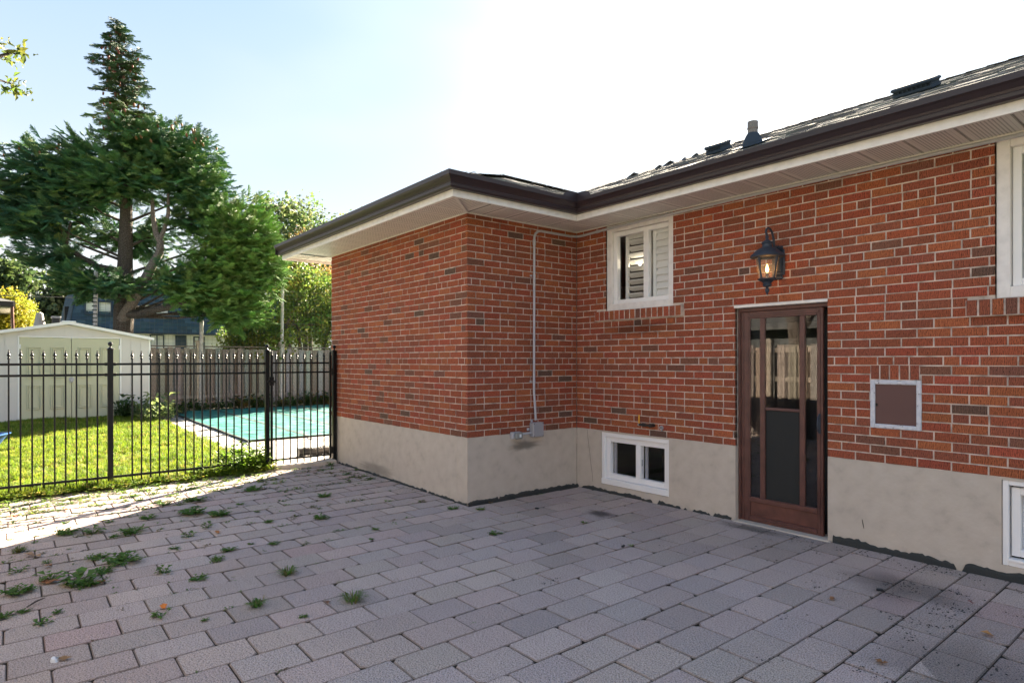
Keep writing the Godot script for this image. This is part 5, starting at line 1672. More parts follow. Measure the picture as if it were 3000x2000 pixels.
func leaf_ball(k: int, r: float, l: float, w: float) -> ArrayMesh:
	var b := MB.new()
	for i in k:
		var p := Vector3(R.randfn(), R.randfn(), R.randfn()) * r * .45
		leaf(b, p, Vector3(rv(-1, 1), rv(-.9, .5), rv(-1, 1)).normalized() * l * rv(.7, 1.2), w)
	return b.mesh(M.leaf)

func broadleaf(label: String, at: Vector3, stems: Array, blobs: Array, tones: Array, lb: ArrayMesh, called := "tree") -> Node3D:
	var T := thing(called, label, "tree", at)
	var b := MB.new()
	for s in stems: b.tube(s[0], s[1], 8)
	var xf := []; var cols := []
	for q in blobs:
		var c := Vector3(q[0], q[1], q[2])
		var s0: Array = stems[R.randi() % stems.size()][0]
		b.tube([s0[-1], (s0[-1] as Vector3).lerp(c, .5) + Vector3(rv(-.1, .1), rv(-.1, .1), rv(-.1, .1)), c + Vector3(0, q[4] * .4, 0)], [.05, .03, .01], 5)
		for i in q[6]:
			var d := Vector3(R.randfn(), R.randfn(), R.randfn()).normalized()
			var k := pow(R.randf(), .42) * rv(.82, 1.12)
			var p := c + Vector3(d.x * q[3], d.y * q[4], d.z * q[5]) * k
			xf.append(Transform3D(Basis(Vector3(rv(-1, 1), rv(-1, 1), rv(-1, 1)).normalized(), rv(0, TAU)).scaled(Vector3.ONE * rv(.7, 1.3)), p))
			cols.append(vary(tones[R.randi() % tones.size()], .25))
			if i % 25 == 0: b.stick(c, p, .012, .004, 3)
	obj("trunk", b, M.bark, T)
	many("crown", lb, xf, cols, T)
	return T

func trees():
	var near := leaf_ball(9, .30, .11, .34)
	var mid := leaf_ball(10, .42, .17, .36)
	var far := leaf_ball(12, .8, .34, .4)
	var lit := [Color(.125, .20, .035), Color(.17, .23, .04), Color(.09, .15, .03), Color(.21, .21, .04)]
	var v := Vector3.ZERO
	broadleaf("yellow green leafy tree with several thin stems behind the wooden fence", Vector3(-15.1, .1, -2.2),
		[[[v, Vector3(.1, 1.2, 0), Vector3(-.1, 2.6, .1)], [.10, .08, .05]], [[Vector3(.3, 0, .2), Vector3(.5, 1.4, .5), Vector3(.6, 2.6, .7)], [.07, .06, .04]], [[Vector3(-.3, 0, -.4), Vector3(-.5, 1.3, -.8), Vector3(-.4, 2.8, -1.2)], [.07, .06, .04]]],
		[[0, 3.0, 0, 1.2, 1.1, 1.2, 420], [.3, 2.2, 1.3, 1.0, .9, .9, 330], [-.2, 4.0, -.2, 1.0, .8, 1.0, 240], [-.2, 2.6, -1.6, 1.2, 1.2, 1.1, 420], [.2, 3.4, -1.3, 1.0, .9, .9, 260], [.1, 1.9, 2.0, .6, .5, .7, 140]], lit, near)
	broadleaf("tree with orange tinted top behind the wing's left eave", Vector3(-18.5, .1, -3.6),
		[[[v, Vector3(.05, 2.0, 0), Vector3(0, 4.0, .1)], [.14, .11, .06]]],
		[[0, 5.0, .5, 1.0, 1.0, .9, 260], [0, 6.0, -.2, .8, .7, .9, 160], [.2, 4.4, -.9, 1.0, .9, .9, 220]], [Color(0.154, 0.144, 0.033), Color(0.288, 0.144, 0.058), Color(0.115, 0.135, 0.029), Color(0.250, 0.192, 0.048)], near)
	broadleaf("tall grey green tree rising behind the wing's eave and the spruce", Vector3(-23.5, 0, -5.6),
		[[[v, Vector3(.1, 2.5, 0), Vector3(0, 5.0, .1)], [.25, .2, .12]]],
		[[.0, 6.3, 1.0, 1.8, 1.5, 1.7, 330], [0, 8.2, .4, 1.2, 1.0, 1.3, 170], [0, 7.2, -1.6, 1.6, 1.4, 1.5, 260], [.2, 5.0, -.3, 2.0, 1.3, 2.6, 330], [.2, 8.0, -2.3, .9, .7, .9, 90], [0, 6.8, 3.0, 1.5, 1.3, 1.4, 230], [0, 5.2, 2.6, 1.7, 1.4, 1.6, 260], [0, 8.1, 1.9, 1.0, .9, 1.0, 110], [.1, 6.2, -2.6, 1.8, 1.5, 1.6, 260], [0, 7.7, -3.4, 1.2, 1.0, 1.1, 140], [0, 6.6, -4.0, 1.8, 1.5, 1.7, 260], [0, 4.2, -4.5, 2.0, 1.5, 2.0, 260]],
		[Color(0.139, 0.207, 0.069), Color(0.180, 0.243, 0.077), Color(0.107, 0.173, 0.061), Color(0.230, 0.259, 0.093)], mid)
	broadleaf("big dark green tree at the left edge beyond the neighbour's eave", Vector3(-52, 0, 6.2),
		[[[v, Vector3(0, 3, 0), Vector3(.2, 5, 0)], [.4, .3, .2]]],
		[[0, 7.2, -.5, 2.3, 1.9, 1.9, 300], [0, 5.2, .6, 2.6, 1.8, 2.4, 320], [0, 6.6, 2.2, 2.2, 1.8, 2.0, 240], [0, 3.6, -1.0, 2.2, 1.6, 2.0, 220]],
		[Color(0.053, 0.082, 0.029), Color(0.072, 0.106, 0.033), Color(0.043, 0.068, 0.029)], far)
	broadleaf("olive green tree between the big dark tree and the blue house", Vector3(-45, 0, 2.0),
		[[[v, Vector3(0, 2, 0), Vector3(.2, 3.5, 0)], [.3, .22, .15]]],
		[[0, 5.6, .0, 2.2, 1.4, 1.6, 270], [0, 4.0, 1.4, 2.4, 1.6, 1.8, 300], [0, 4.4, -1.8, 2.2, 1.8, 1.5, 240], [0, 2.6, .5, 2.2, 1.4, 2.4, 260], [0, 2.5, 3.6, 2.2, 1.6, 1.6, 220]],
		[Color(0.072, 0.091, 0.038), Color(0.091, 0.106, 0.043), Color(0.058, 0.077, 0.033)], far)
	broadleaf("bright yellow bush at the left edge behind the shed", Vector3(-25.5, 0, 4.9),
		[[[v, Vector3(0, .8, 0), Vector3(.1, 1.6, 0)], [.06, .05, .03]]],
		[[0, 3.2, .25, 1.0, .85, .75, 360], [0, 2.2, .0, 1.0, .9, 1.0, 380], [0, 3.9, .55, .5, .4, .4, 90], [0, 1.4, .0, 1.1, .7, 1.2, 260]], [Color(0.327, 0.327, 0.029), Color(0.372, 0.327, 0.029), Color(0.250, 0.269, 0.029)], near, "bush")
	broadleaf("shade tree beside the side fence, one leafy twig at the top left edge", Vector3(-.75, 0, 7.0),
		[[[v, Vector3(.05, 1.2, 0), Vector3(-.1, 2.6, -.1), Vector3(-.6, 3.4, -.1)], [.20, .17, .14, .09]], [[Vector3(.1, 2.2, 0), Vector3(.5, 3.0, .1), Vector3(.8, 3.6, .2)], [.09, .08, .05]], [[Vector3(-.5, 3.2, -.1), Vector3(-1.8, 4.4, -.6), Vector3(-2.75, 4.95, -1.45)], [.06, .04, .010]]],
		[[-.3, 4.3, .5, 1.5, 1.0, 1.0, 300], [.9, 4.0, .4, 1.2, .9, 1.0, 240], [-2.0, 4.9, .6, 1.3, .9, 1.1, 260], [-3.0, 5.02, -1.72, .13, .10, .17, 9], [-3.0, 4.62, -1.69, .12, .14, .14, 8]],
		[Color(0.106, 0.144, 0.029), Color(0.192, 0.211, 0.038), Color(0.077, 0.115, 0.029)], leaf_ball(6, .13, .085, .22))
	broadleaf("low green shrubs beyond the wooden fence at the wing's corner", Vector3(-16.0, 0, -6.0),
		[[[v, Vector3(0, .8, 0), Vector3(.1, 1.4, 0)], [.06, .05, .03]]],
		[[0, 1.8, 0, 1.2, 1.0, 1.6, 320], [0, 2.6, 1.4, 1.0, 1.0, 1.1, 260], [0, 3.6, -.6, 1.1, 1.2, 1.2, 260]], [Color(0.086, 0.125, 0.029), Color(0.135, 0.164, 0.033)], near, "bush")

# ------------------------------------------------------------------ neighbours
func wall_frame(p: Vector3, right: Vector3) -> Transform3D:
	return Transform3D(Basis(right, Vector3.UP, right.cross(Vector3.UP)), p)

func neighbours():
	# house clad in dark blue shingles, mansard upper floor over a white ground floor
	var H := thing("blue_house", "neighbour's house with dark blue shingled mansard above white siding", "house")
	var xf := -29.0
	var z0 := 3.25; var z1 := -9.0
	var yt := 4.95; var ye := 2.95
	var b := MB.new()
	b.box(Vector3(-38, 0, z1), Vector3(xf - .25, ye, z0 - .2))
	obj("wall", b, M.white_siding, H)
	b = MB.new()
	var A := Vector3(xf + .05, ye, z0 + .05); var B := Vector3(xf + .05, ye, z1); var D := Vector3(xf - .55, yt + .2, z1); var E := Vector3(xf - .55, yt + .2, z0 - .35)
	var A2 := Vector3(-38, ye, z0 + .05); var E2 := Vector3(-38, yt + .2, z0 - .35)
	b.quad(A, B, D, E); b.quad(A2, A, E, E2); b.quad(E2, E, D, Vector3(-38, yt + .2, z1))
	b.quad(A, A2, Vector3(-38, ye, z1), B)
	obj("mansard", b, M.roof_deck, H)
	b = MB.new()
	var sh := [Color(.050, .105, .165), Color(.036, .080, .13), Color(.07, .13, .19), Color(.044, .09, .13)]
	for r in 14:
		var t0 := r / 14.0; var t1 := (r + 1) / 14.0 + .01
		var z := z0
		while z > z1:
			var w := rv(.18, .42)
			b.col = vary(sh[R.randi() % 4], .18)
			var P := func(zz: float, t: float, o: float) -> Vector3: return Vector3(xf + .05 - .60 * t + o, ye + (yt + .2 - ye) * t, minf(zz, z0 + .05 - .40 * t))
			b.quad(P.call(z, t0, .035), P.call(z - w + .006, t0, .035), P.call(z - w + .006, t1, .008), P.call(z, t1, .008))
			b.quad(P.call(z, t0, 0), P.call(z - w, t0, 0), P.call(z - w, t0, .035), P.call(z, t0, .035))
			z -= w
		var x := xf
		while x > -38:
			var w := rv(.18, .42)
			b.col = vary(sh[R.randi() % 4], .18)
			var P := func(xx: float, t: float, o: float) -> Vector3: return Vector3(minf(xx, xf + .05 - .60 * t), ye + (yt + .2 - ye) * t, z0 + .05 - .40 * t + o)
			b.quad(P.call(x - w + .006, t0, .035), P.call(x, t0, .035), P.call(x, t1, .008), P.call(x - w + .006, t1, .008))
			x -= w
	obj("shingle", b, M.blue_shingle, H).set_meta("kind", "stuff")
	b = MB.new()
	b.bbox(Vector3(xf - .25, ye - .10, z1), Vector3(xf + .12, ye - .005, z0 + .12), .01)
	obj("eave_board", b, M.blue_trim, H)
	for w in [[2.65, 1.68, 3.72, 4.28, 1], [.45, -.70, 3.70, 4.25, 1], [-3.2, -4.2, 3.72, 4.28, 1], [.02, -.50, 2.15, 2.78, 0], [-1.92, -2.34, 2.0, 2.72, 0], [-4.6, -5.6, 1.9, 2.72, 0]]:
		var up: bool = w[4] == 1
		var x: float = xf - .12 if up else xf - .245
		var n := node("window", H)
		var o: float = .0
		b = MB.new()
		for s in [[w[1] - .05, w[0] + .05, w[2] - .06, w[2]], [w[1] - .05, w[0] + .05, w[3], w[3] + .05], [w[0], w[0] + .05, w[2], w[3]], [w[1] - .05, w[1], w[2], w[3]], [(w[0] + w[1]) / 2 - .02, (w[0] + w[1]) / 2 + .02, w[2], w[3]]]:
			b.bbox(Vector3(x - .3, s[2], s[0]), Vector3(x + .045, s[3], s[1]), .006)
		obj("frame", b, M.blue_trim, n)
		b = MB.new()
		b.quad(Vector3(x - .02, w[2], w[0]), Vector3(x - .02, w[2], w[1]), Vector3(x - .02, w[3], w[1]), Vector3(x - .02, w[3], w[0]))
		obj("pane", b, M.glass, n)
		b = MB.new()
		b.quad(Vector3(x - .06, w[2], w[0]), Vector3(x - .06, w[2], w[1]), Vector3(x - .06, w[3], w[1]), Vector3(x - .06, w[3], w[0]))
		obj("curtain", b, M.curtain if up else M.screen, n)
	b = MB.new(); b.bbox(Vector3(xf - .25, 0, -1.55), Vector3(xf - .19, 2.82, -1.05), .01); obj("door", b, M.blue_trim, H)
	b = MB.new()
	for i in 14: b.bbox(Vector3(xf - .252, .3 + i * .19, z1), Vector3(xf - .238, .315 + i * .19, z0 - .21), .003)
	obj("siding_edge", b, M.white_siding, H)
	# side window of the blue house
	b = MB.new(); b.bbox(Vector3(-33.2, 3.3, z0 - .3), Vector3(-32.4, 4.25, z0 + .02), .02); obj("side_window", b, M.screen, H)
	# corner of the neighbour's bungalow at the left edge
	var K := thing("neighbour_bungalow", "corner of a pale bungalow with brown eave and downspout at the left edge", "house")
	b = MB.new()
	b.box(Vector3(-30, 0, 5.72), Vector3(-22, 3.30, 14))
	obj("wall", b, M.shed_cream, K)
	b = MB.new()
	b.bbox(Vector3(-30.5, 3.32, 5.28), Vector3(-21.5, 3.36, 14), .01)
	obj("soffit", b, M.umbrella_cloth, K)
	b = MB.new()
	b.bbox(Vector3(-30.6, 3.36, 5.24), Vector3(-21.42, 3.52, 14), .015)
	obj("gutter", b, M.gutter, K)
	b = MB.new()
	var rA := Vector3(-21.4, 3.53, 5.2); var rB := Vector3(-21.4, 3.53, 14); var rD := Vector3(-26, 5.0, 9.8)
	b.tri(rB, rA, rD); b.tri(rA, Vector3(-30.6, 3.53, 5.2), rD); b.tri(Vector3(-30.6, 3.53, 5.2), Vector3(-30.6, 3.53, 14), rD)
	obj("roof", b, M.roof_deck, K)
	b = MB.new()
	b.tube([Vector3(-21.48, 3.38, 5.30), Vector3(-21.5, 3.2, 5.30), Vector3(-21.6, 2.0, 5.26), Vector3(-21.6, .1, 5.26)], [.045], 8)
	obj("downspout", b, M.kick_brown, K)
	# closed garden umbrella and the post next to it, on the neighbour's terrace
	var U := thing("garden_umbrella", "closed grey garden umbrella behind the shed roof", "umbrella", Vector3(-15.9, 0, 4.72))
	b = MB.new()
	b.tube([Vector3(0, 0, 0), Vector3(0, 2.85, 0)], [.022], 8)
	obj("pole", b, M.vent_pipe, U)
	b = MB.new()
	b.lathe([[.10, 1.35], [.13, 1.7], [.13, 2.0], [.10, 2.12], [.19, 2.16], [.15, 2.35], [.09, 2.66], [.07, 2.82], [.02, 2.86]], 16, Vector3.ZERO, .22)
	obj("canopy", b, M.umbrella_cloth, U)
	var Q := thing("terrace_post", "dark grey post beside the closed umbrella", "post", Vector3(-15.85, 0, 4.36))
	b = MB.new()
	b.bbox(Vector3(-.09, 0, -.09), Vector3(.09, 2.70, .09), .01)
	obj("post_shaft", b, M.grey_stucco, Q)
	b = MB.new()
	b.bbox(Vector3(-.11, 2.70, -.11), Vector3(.11, 2.76, .11), .01)
	obj("post_cap", b, M.box_grey, Q)
	# wires
	for q in [[3.95, 4.05, "upper overhead wire left of the blue house"], [2.42, 2.38, "lower wire across the yellow bush"], [2.10, 2.06, "lowest wire across the yellow bush"]]:
		b = MB.new()
		b.tube([Vector3(-24, q[0], 9), Vector3(-24.2, (q[0] + q[1]) / 2 - .06, 5.5), Vector3(-24.3, q[1], 2.2)], [.010], 4)
		tag(obj("overhead_wire", b, M.wire), q[2], "wire")
	# the grey house beyond the side fence, seen in the door's glass
	var Y := thing("grey_house", "grey stucco house mirrored above the fence in the door's glass", "house")
	b = MB.new()
	b.box(Vector3(-24, 0, 21.0), Vector3(1, 2.9, 28))
	obj("wall", b, M.grey_stucco, Y)
	b = MB.new()
	b.bbox(Vector3(-24.5, 2.86, 20.4), Vector3(1.5, 3.0, 20.6), .01)
	b.quad(Vector3(1.5, 2.95, 20.4), Vector3(-24.5, 2.95, 20.4), Vector3(-24.5, 4.4, 24.5), Vector3(1.5, 4.4, 24.5))
	b.quad(Vector3(1.5, 4.4, 24.5), Vector3(-24.5, 4.4, 24.5), Vector3(-24.5, 2.95, 28.6), Vector3(1.5, 2.95, 28.6))
	b.tri(Vector3(-24, 2.9, 21), Vector3(-24, 2.9, 28), Vector3(-24, 4.35, 24.5)); b.tri(Vector3(1, 2.9, 28), Vector3(1, 2.9, 21), Vector3(1, 4.35, 24.5))
	obj("roof", b, M.roof_deck, Y)

# ------------------------------------------------------------------ weeds and litter on the patio
func weed(b: MB, r: float, kind: int, tone: Color):
	if kind == 0:                                     # flat feathery rosette
		var k := int(14 + r * 90)
		for i in k:
			var a := rv(0, TAU)
			var d := Vector3(cos(a), rv(.1, .45), sin(a)).normalized()
			var L := r * rv(.35, .62)
			b.col = vary(tone, .28)
			b.stick(Vector3.UP * .004, d * L, .0014, .0008, 3)
			for j in 5:
				var p := d * L * (.3 + j * .17)
				var s := Vector3(-d.z, rv(0, .5), d.x) * (1 if j % 2 else -1)
				b.col = vary(tone, .28)
				leaf(b, p, (s + d * .8).normalized() * r * rv(.12, .2), .35)
	elif kind == 1:                                   # broad leaves
		for i in int(10 + r * 60):
			var a := rv(0, TAU)
			var h := rv(.01, .30) * r
			var o := Vector3(cos(a), 0, sin(a)) * r * rv(.05, .38)
			b.col = vary(tone, .28)
			b.stick(Vector3(o.x * .3, 0, o.z * .3), o + Vector3.UP * h, .002, .0012, 3)
			leaf(b, o + Vector3.UP * h, Vector3(cos(a + rv(-.4, .4)), rv(-.2, .45), sin(a + rv(-.4, .4))).normalized() * r * rv(.22, .36), rv(.34, .48))
	else:                                             # grass tuft
		for i in int(50 + r * 260):
			var a := rv(0, TAU)
			var o := Vector3(cos(a) * .8, 0, sin(a)) * r * rv(0, .3)
			var d := Vector3(cos(a), rv(.6, 1.6), sin(a)).normalized() * r * rv(.3, .62)
			var s := Vector3(-d.z, 0, d.x).normalized() * .0022
			b.col = vary(tone if R.randf() < .75 else Color(.20, .17, .06), .25)
			var q := o + d * .6 + Vector3.UP * .01
			var t := o + d * .8 + Vector3(d.x, -d.length() * .28, d.z) * .5
			t.y = maxf(t.y, .006)
			b.quad(o - s, o + s, q + s, q - s); b.tri(q - s, q + s, t)

func weeds():
	var g := Color(0.093, 0.194, 0.034)
	# x, z, width, kind, label; a label where one stands out
	var list := [
		[-3.12, 1.80, .16, 1, "weed at the corner of the wing beside the gate post"], [-2.55, 1.68, .11, 1, "weed against the wing's foundation right of the gate post"],
		[.16, 4.97, .26, 1, "largest broad-leaved weed clump on the left of the patio"], [.14, 5.29, .20, 0, "wide weed at the patio's left edge beside the fallen stick"],
		[-.04, 5.11, .19, 1, "spreading dark weed just above the largest clump, left"], [.24, 4.90, .20, 0, "flat weed touching the far side of the largest clump"], [-.14, 4.66, .26, 0, "bushy feathery weed with a yellow leaf on it"],
		[.83, 5.19, .11, 1, "single bright maple-like seedling near the lower left corner"], [-.36, 5.28, .12, 1, ""], [.56, 5.35, .12, 0, ""], [.54, 5.26, .08, 0, ""], [1.15, 4.63, .12, 1, "small weed with an orange fallen leaf on top"],
		[.69, 5.10, .07, 0, ""], [-.48, 5.11, .08, 1, ""], [.02, 4.81, .15, 0, "low weed between the feathery weed and the largest clump"], [-.94, 5.27, .13, 2, "grassy tuft by the sun's edge at far left"], [-1.33, 4.94, .20, 0, "flat weed at the shadow's edge, left of the bright bushy one"],
		[-1.19, 4.77, .19, 1, "bright bushy green weed near the shadow's edge"], [-1.01, 4.49, .21, 0, "pale spreading weed right of the bright bushy one"], [-.94, 4.63, .09, 0, ""], [-1.52, 4.61, .08, 0, ""], [-1.75, 4.93, .08, 0, ""], [-1.65, 5.10, .05, 1, ""],
		[-1.95, 3.79, .23, 0, "low mat of weed at the sunlit strip's rim, upper one of two"], [-1.40, 3.94, .26, 0, "low mat of weed below the sunlit strip, broader one of two"], [-2.12, 3.15, .21, 0, "small mat of weed in front of the gate"], [-1.17, 3.74, .22, 0, "long thin weed beside the broader weed mat"],
		[-1.96, 4.08, .15, 0, ""], [-1.45, 4.30, .15, 0, ""], [-1.50, 3.46, .09, 0, ""], [-1.08, 3.42, .07, 0, ""], [1.66, 3.65, .19, 2, "lone grass tuft in the middle foreground of the patio"], [1.35, 4.14, .14, 2, "thin grassy weed left of the lone grass tuft"], [.91, 3.80, .17, 2, "dry grassy streak between pavers above the lone tuft"],
		[.24, 4.11, .12, 0, ""], [.61, 4.31, .12, 0, ""], [.30, 4.47, .13, 1, ""], [-.56, 4.13, .13, 1, ""], [.04, 3.96, .12, 0, ""], [.11, 3.64, .10, 0, ""], [-.02, 3.78, .06, 0, ""], [-.28, 4.30, .08, 0, ""], [-.77, 3.94, .13, 1, ""], [-.62, 3.45, .10, 0, ""], [.23, 2.78, .08, 0, ""], [1.37, 4.44, .05, 0, ""], [1.69, 3.98, .06, 0, ""], [.49, 2.95, .05, 0, ""],
		[-1.31, 2.63, .16, 0, ""], [-.44, 3.02, .15, 0, ""], [-.36, 4.81, .15, 0, ""], [.04, 1.82, .12, 0, "bright weed at the foot of the wing's outer corner"], [.24, 1.62, .10, 0, "second bright weed along the return wall's foot"], [1.02, 2.03, .12, 0, "dark weed in the open patio below the wing corner"], [1.26, 1.17, .07, 0, "tiny green weed beside the dark round stain"]]
	for q in list:
		var b := MB.new()
		weed(b, q[2] * .9, q[3], g.lerp(Color(0.139, 0.217, 0.046), R.randf() * .6))
		var lb: String = q[4]
		var o := obj("weed", b, M.blade)
		o.position = Vector3(q[0], patio_y(q[0]) + .001, q[1])
		tag(o, lb if lb else "small green weed sprouting from a joint between the patio pavers", "weed", "weeds sprouting from the paver joints")
	# tiny sprouts and moss in the joints, past counting
	var me := leafy_clump(8, .036, .7)
	var xf := []; var cols := []
	for i in 7000:
		var x := 1.27 + .2425 * float(R.randi_range(-18, 12)) + rv(-.006, .006)
		var z := rv(.2, 6.0)
		if R.randf() < .35:
			z = 4.965 + .1725 * float(R.randi_range(-26, 6)); x = rv(-3.1, 4.4)
		if x < .05 and z < LZ + .05: continue
		var dens := clampf(.62 - (x + 2.6) * .17 + N1.get_noise_2d(x * 1.4, z * 1.4) * .9, .02, 1.0)
		if R.randf() > dens: continue
		var sc := rv(.3, 1.1) * (.55 + dens * 1.1)
		xf.append(Transform3D(Basis(Vector3.UP, rv(0, TAU)).scaled(Vector3(sc, sc * .7, sc)), Vector3(x, patio_y(x) - .010, z)))
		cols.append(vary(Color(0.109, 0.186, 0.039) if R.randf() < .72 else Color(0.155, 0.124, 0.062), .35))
	many("joint_sprouts", me, xf, cols).set_meta("label", "tiny sprouts and moss in the joints of the patio")
	xf = []; cols = []
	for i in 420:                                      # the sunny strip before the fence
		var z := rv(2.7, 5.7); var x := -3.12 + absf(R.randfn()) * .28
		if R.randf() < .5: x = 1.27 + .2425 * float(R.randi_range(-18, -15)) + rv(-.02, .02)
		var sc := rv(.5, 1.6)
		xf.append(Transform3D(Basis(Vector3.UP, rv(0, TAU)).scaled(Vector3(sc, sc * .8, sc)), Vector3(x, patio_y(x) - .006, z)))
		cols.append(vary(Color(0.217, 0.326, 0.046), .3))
	many("joint_sprouts", me, xf, cols).set_meta("label", "sunlit sprouts on the strip of patio before the iron fence")

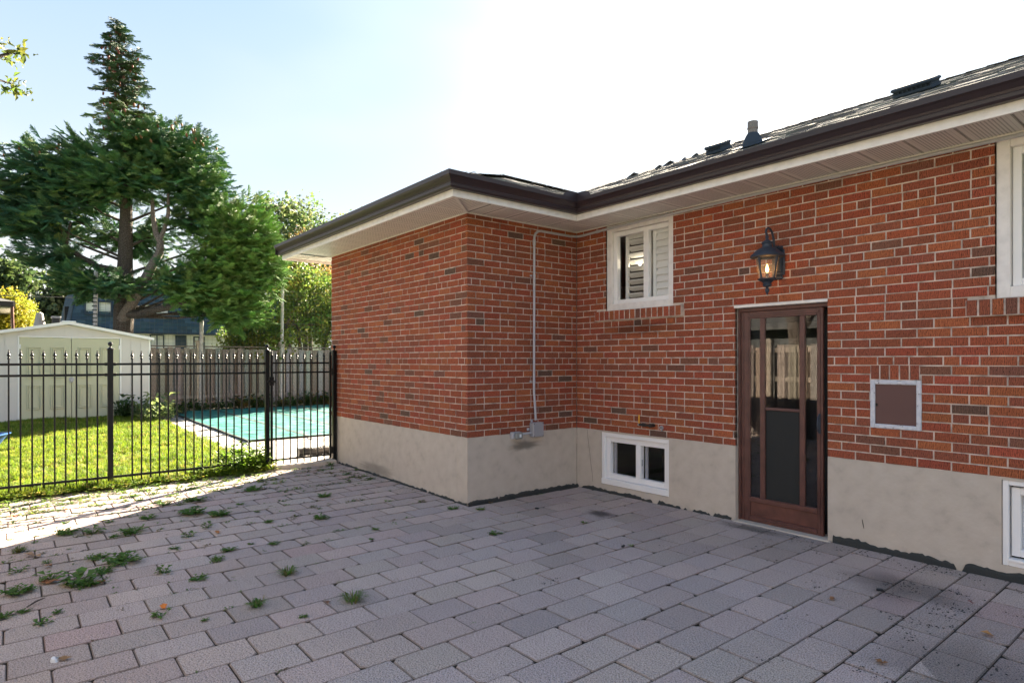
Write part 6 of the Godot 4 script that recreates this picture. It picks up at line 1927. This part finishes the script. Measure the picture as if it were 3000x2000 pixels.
func litter():
	# black crumbs on the pavers at the right
	var b := MB.new()
	b.bbox(Vector3(-.006, 0, -.003), Vector3(.006, .004, .003), .001)
	var me := b.mesh(M.debris)
	var xf := []; var cols := []
	for i in 9000:
		var x := rv(2.1, 4.9); var z := rv(.03, 2.6)
		var d := N1.get_noise_2d(x * 2.2 + 9, z * 2.2) + N1.get_noise_2d(x * .8, z * .8 + 4) * .6
		var p := smoothstep(.02, .55, d + (x - 3.6) * .20 - z * .08)
		if z < .25: p = maxf(p, .22 if x > 2.0 and x < 3.3 else .08)
		if R.randf() > p: continue
		var sc := rv(.3, 1.0)
		xf.append(Transform3D(Basis(Vector3.UP, rv(0, TAU)).scaled(Vector3(sc, sc, sc * rv(.6, 1.4))), Vector3(x, .003, z)))
		cols.append(vary(Color(.018, .016, .015), .4))
	many("black_crumbs", me, xf, cols).set_meta("label", "black crumbs scattered over the pavers near the right wall")
	# fallen leaves
	var dry := [
		[.27, 4.84, .040, Color(.30, .10, .03), "curled brown leaf on the left beside the feathery weed"], [1.04, 4.60, .035, Color(.62, .19, .03), "bright orange leaf lying on a small weed"], [-.73, 5.18, .06, Color(.32, .20, .11), "long pale brown leaf by the grassy tuft"],
		[-.36, 5.09, .045, Color(.25, .13, .07), "brown leaf cluster left of the feathery weed"], [.06, 5.13, .055, Color(.26, .11, .05), "large curled brown leaf left of the largest weed clump"], [-2.3, 4.89, .045, Color(.45, .13, .04), "orange leaf on the sunlit strip"],
		[-2.28, 5.30, .04, Color(.40, .12, .05), "red brown leaf on the sunlit strip at the left edge"], [-.52, 3.92, .035, Color(.35, .15, .05), "brown leaf in the middle of the weedy patio"], [4.34, 1.15, .040, Color(.42, .22, .08), "tan leaf on the dark pavers at the right edge"],
		[4.13, .68, .032, Color(.22, .05, .04), "dark red leaf near the right basement window"], [4.08, 1.95, .034, Color(.25, .11, .04), "brown leaf at the lower right"], [3.54, 1.30, .030, Color(.28, .13, .06), "small round brown leaf in front of the hatch wall"], [1.59, 3.79, .030, Color(.16, .08, .05), "small dark brown leaf left of the lone grass tuft"], [1.45, 5.11, .032, Color(.26, .15, .07), "crumpled brown leaf beside the white stone chip"]]
	for q in dry:
		b = MB.new()
		for i in 3:
			var a := rv(0, TAU)
			leaf(b, Vector3(0, .004, 0), Vector3(cos(a), rv(.0, .35), sin(a)).normalized() * q[2] * rv(.8, 1.5), .42)
		var m: StandardMaterial3D = M.debris
		for i in b.c.size(): b.c[i] = q[3]
		var o := obj("fallen_leaf", b, m)
		o.position = Vector3(q[0], patio_y(q[0]) + .004, q[1])
		tag(o, q[4], "leaf", "dry leaves on the patio")
	b = MB.new()
	b.tube([Vector3(.494, .012, 5.245), Vector3(.44, .020, 5.20), Vector3(.379, .012, 5.155)], [.004, .005, .003], 6)
	tag(obj("stick", b, M.bark), "thin grey stick lying on the pavers at the left", "stick")
	b = MB.new()
	var pts := []
	for i in 9:
		var a := TAU * i / 9
		pts.append(Vector3(cos(a) * .030 * rv(.75, 1.2), 0, sin(a) * .018 * rv(.8, 1.2)))
	for i in 9:
		var j := (i + 1) % 9
		var p: Vector3 = pts[i]; var q: Vector3 = pts[j]
		b.oq(p, q, q * .75 + Vector3.UP * .018, p * .75 + Vector3.UP * .014, Vector3(0, .005, 0))
		b.tri(Vector3(.003, .021, 0), p * .75 + Vector3.UP * .014, q * .75 + Vector3.UP * .018) if (p * .75).cross(q * .75).y > 0 else b.tri(Vector3(.003, .021, 0), q * .75 + Vector3.UP * .018, p * .75 + Vector3.UP * .014)
	var st := obj("stone_chip", b, M.curtain)
	st.position = Vector3(1.42, .002, 5.15); st.rotation.y = .5
	tag(st, "pale stone chip on the pavers at the lower left", "stone")
	for q in [[.57, 1.15, "small black lump on the pavers before the basement window"], [3.68, .89, "black pebble on the pavers below the hatch"], [1.98, 1.46, "thin black scrap on the pavers before the door"]]:
		b = MB.new()
		b.bbox(Vector3(-.022, 0, -.012), Vector3(.022, .016, .012), .006)
		var o := obj("black_lump", b, M.black_plastic)
		o.position = Vector3(q[0], .001, q[1]); o.rotation.y = q[0]
		tag(o, q[2], "pebble")

	# damp and rust stains with shapes of their own
	for q in [[Vector3(.93, 1.86, .0035), Vector3(.62, 0, 0), Vector3(0, .10, 0), Color(.16, .10, .075), .28, "grimy streak on the bricks under the shuttered window's sill"],
			[Vector3(2.9, .35, .0005), Vector3(.05, 0, 0), Vector3(0, .2, 0), Color(.2, .16, .13), .2, "faint dirt mark on the foundation right of the door"],
			[Vector3(1.12, .004, .80), Vector3(.20, 0, 0), Vector3(0, 0, .15), Color(.05, .045, .04), .55, "dark round stain on the pavers before the basement window"],
			[Vector3(2.35, .004, .16), Vector3(.42, 0, 0), Vector3(0, 0, .13), Color(.05, .045, .04), .35, "dark dirt stain on the pavers along the door sill"],
			[Vector3(4.35, .004, 1.75), Vector3(.55, 0, .2), Vector3(-.2, 0, .55), Color(.07, .065, .06), .26, "broad dark stain on the pavers at the lower right"],
			[Vector3(3.75, .004, .70), Vector3(.5, 0, .1), Vector3(-.1, 0, .32), Color(.06, .055, .05), .32, "faint dark stain on the pavers below the hatch"],
			[Vector3(.001, .565, .83), Vector3(0, 0, -.26), Vector3(0, .075, 0), Color(.46, .31, .17), .38, "rusty stain on the foundation under the junction box"],
			[Vector3(-2.1, .10, 1.6145), Vector3(.7, 0, 0), Vector3(0, .10, 0), Color(.30, .19, .11), .25, "brownish damp stain low on the wing's foundation"]]:
		b = MB.new()
		var up: Vector3 = (q[1] as Vector3).cross(q[2]).normalized()
		if q[0].y < .1 and up.y < 0: up = -up
		var rings := 6
		for r in rings:
			for k in 28:
				var P := func(kk: int, rr: int) -> Vector3:
					var a := TAU * kk / 28.0
					var w := 1.0 + N1.get_noise_2d(cos(a) * 2.0 + q[0].x * 7.0, sin(a) * 2.0) * .5
					return q[0] + (q[1] * cos(a) + q[2] * sin(a)) * w * rr / float(rings)
				var al := func(rr: int) -> Color: return Color(q[3].r, q[3].g, q[3].b, q[4] * (1.0 - smoothstep(.25, 1.0, rr / float(rings))))
				var A: Vector3 = P.call(k, r); var B: Vector3 = P.call(k, r + 1); var D: Vector3 = P.call(k + 1, r + 1); var E: Vector3 = P.call(k + 1, r)
				for t in [[[A, r], [B, r + 1], [D, r + 1]], [[A, r], [D, r + 1], [E, r]]]:
					for e in t:
						b.v.append(e[0]); b.n.append(up); b.u.append(Vector2()); b.c.append(al.call(e[1]))
		var o := obj("stain", b, M.stain)
		tag(o, q[5], "stain", "stains on the patio and foundation")
	b = MB.new()
	b.tube([Vector3(.175, .70, .0), Vector3(.185, .60, .0), Vector3(.215, .42, .0), Vector3(.235, .28, .0), Vector3(.26, .16, .0), Vector3(.255, .09, .0)], [.0016, .002, .0016], 4)
	tag(obj("wall_crack", b, M.dull_iron), "hairline crack down the foundation left of the basement window", "crack")
	b = MB.new()
	b.tube([Vector3(3.225, .235, .0), Vector3(3.232, .20, .001), Vector3(3.238, .165, .0)], [.002, .003, .002], 4)
	tag(obj("wall_scratch", b, M.dull_iron), "short black scratch on the foundation below the hatch", "scratch")
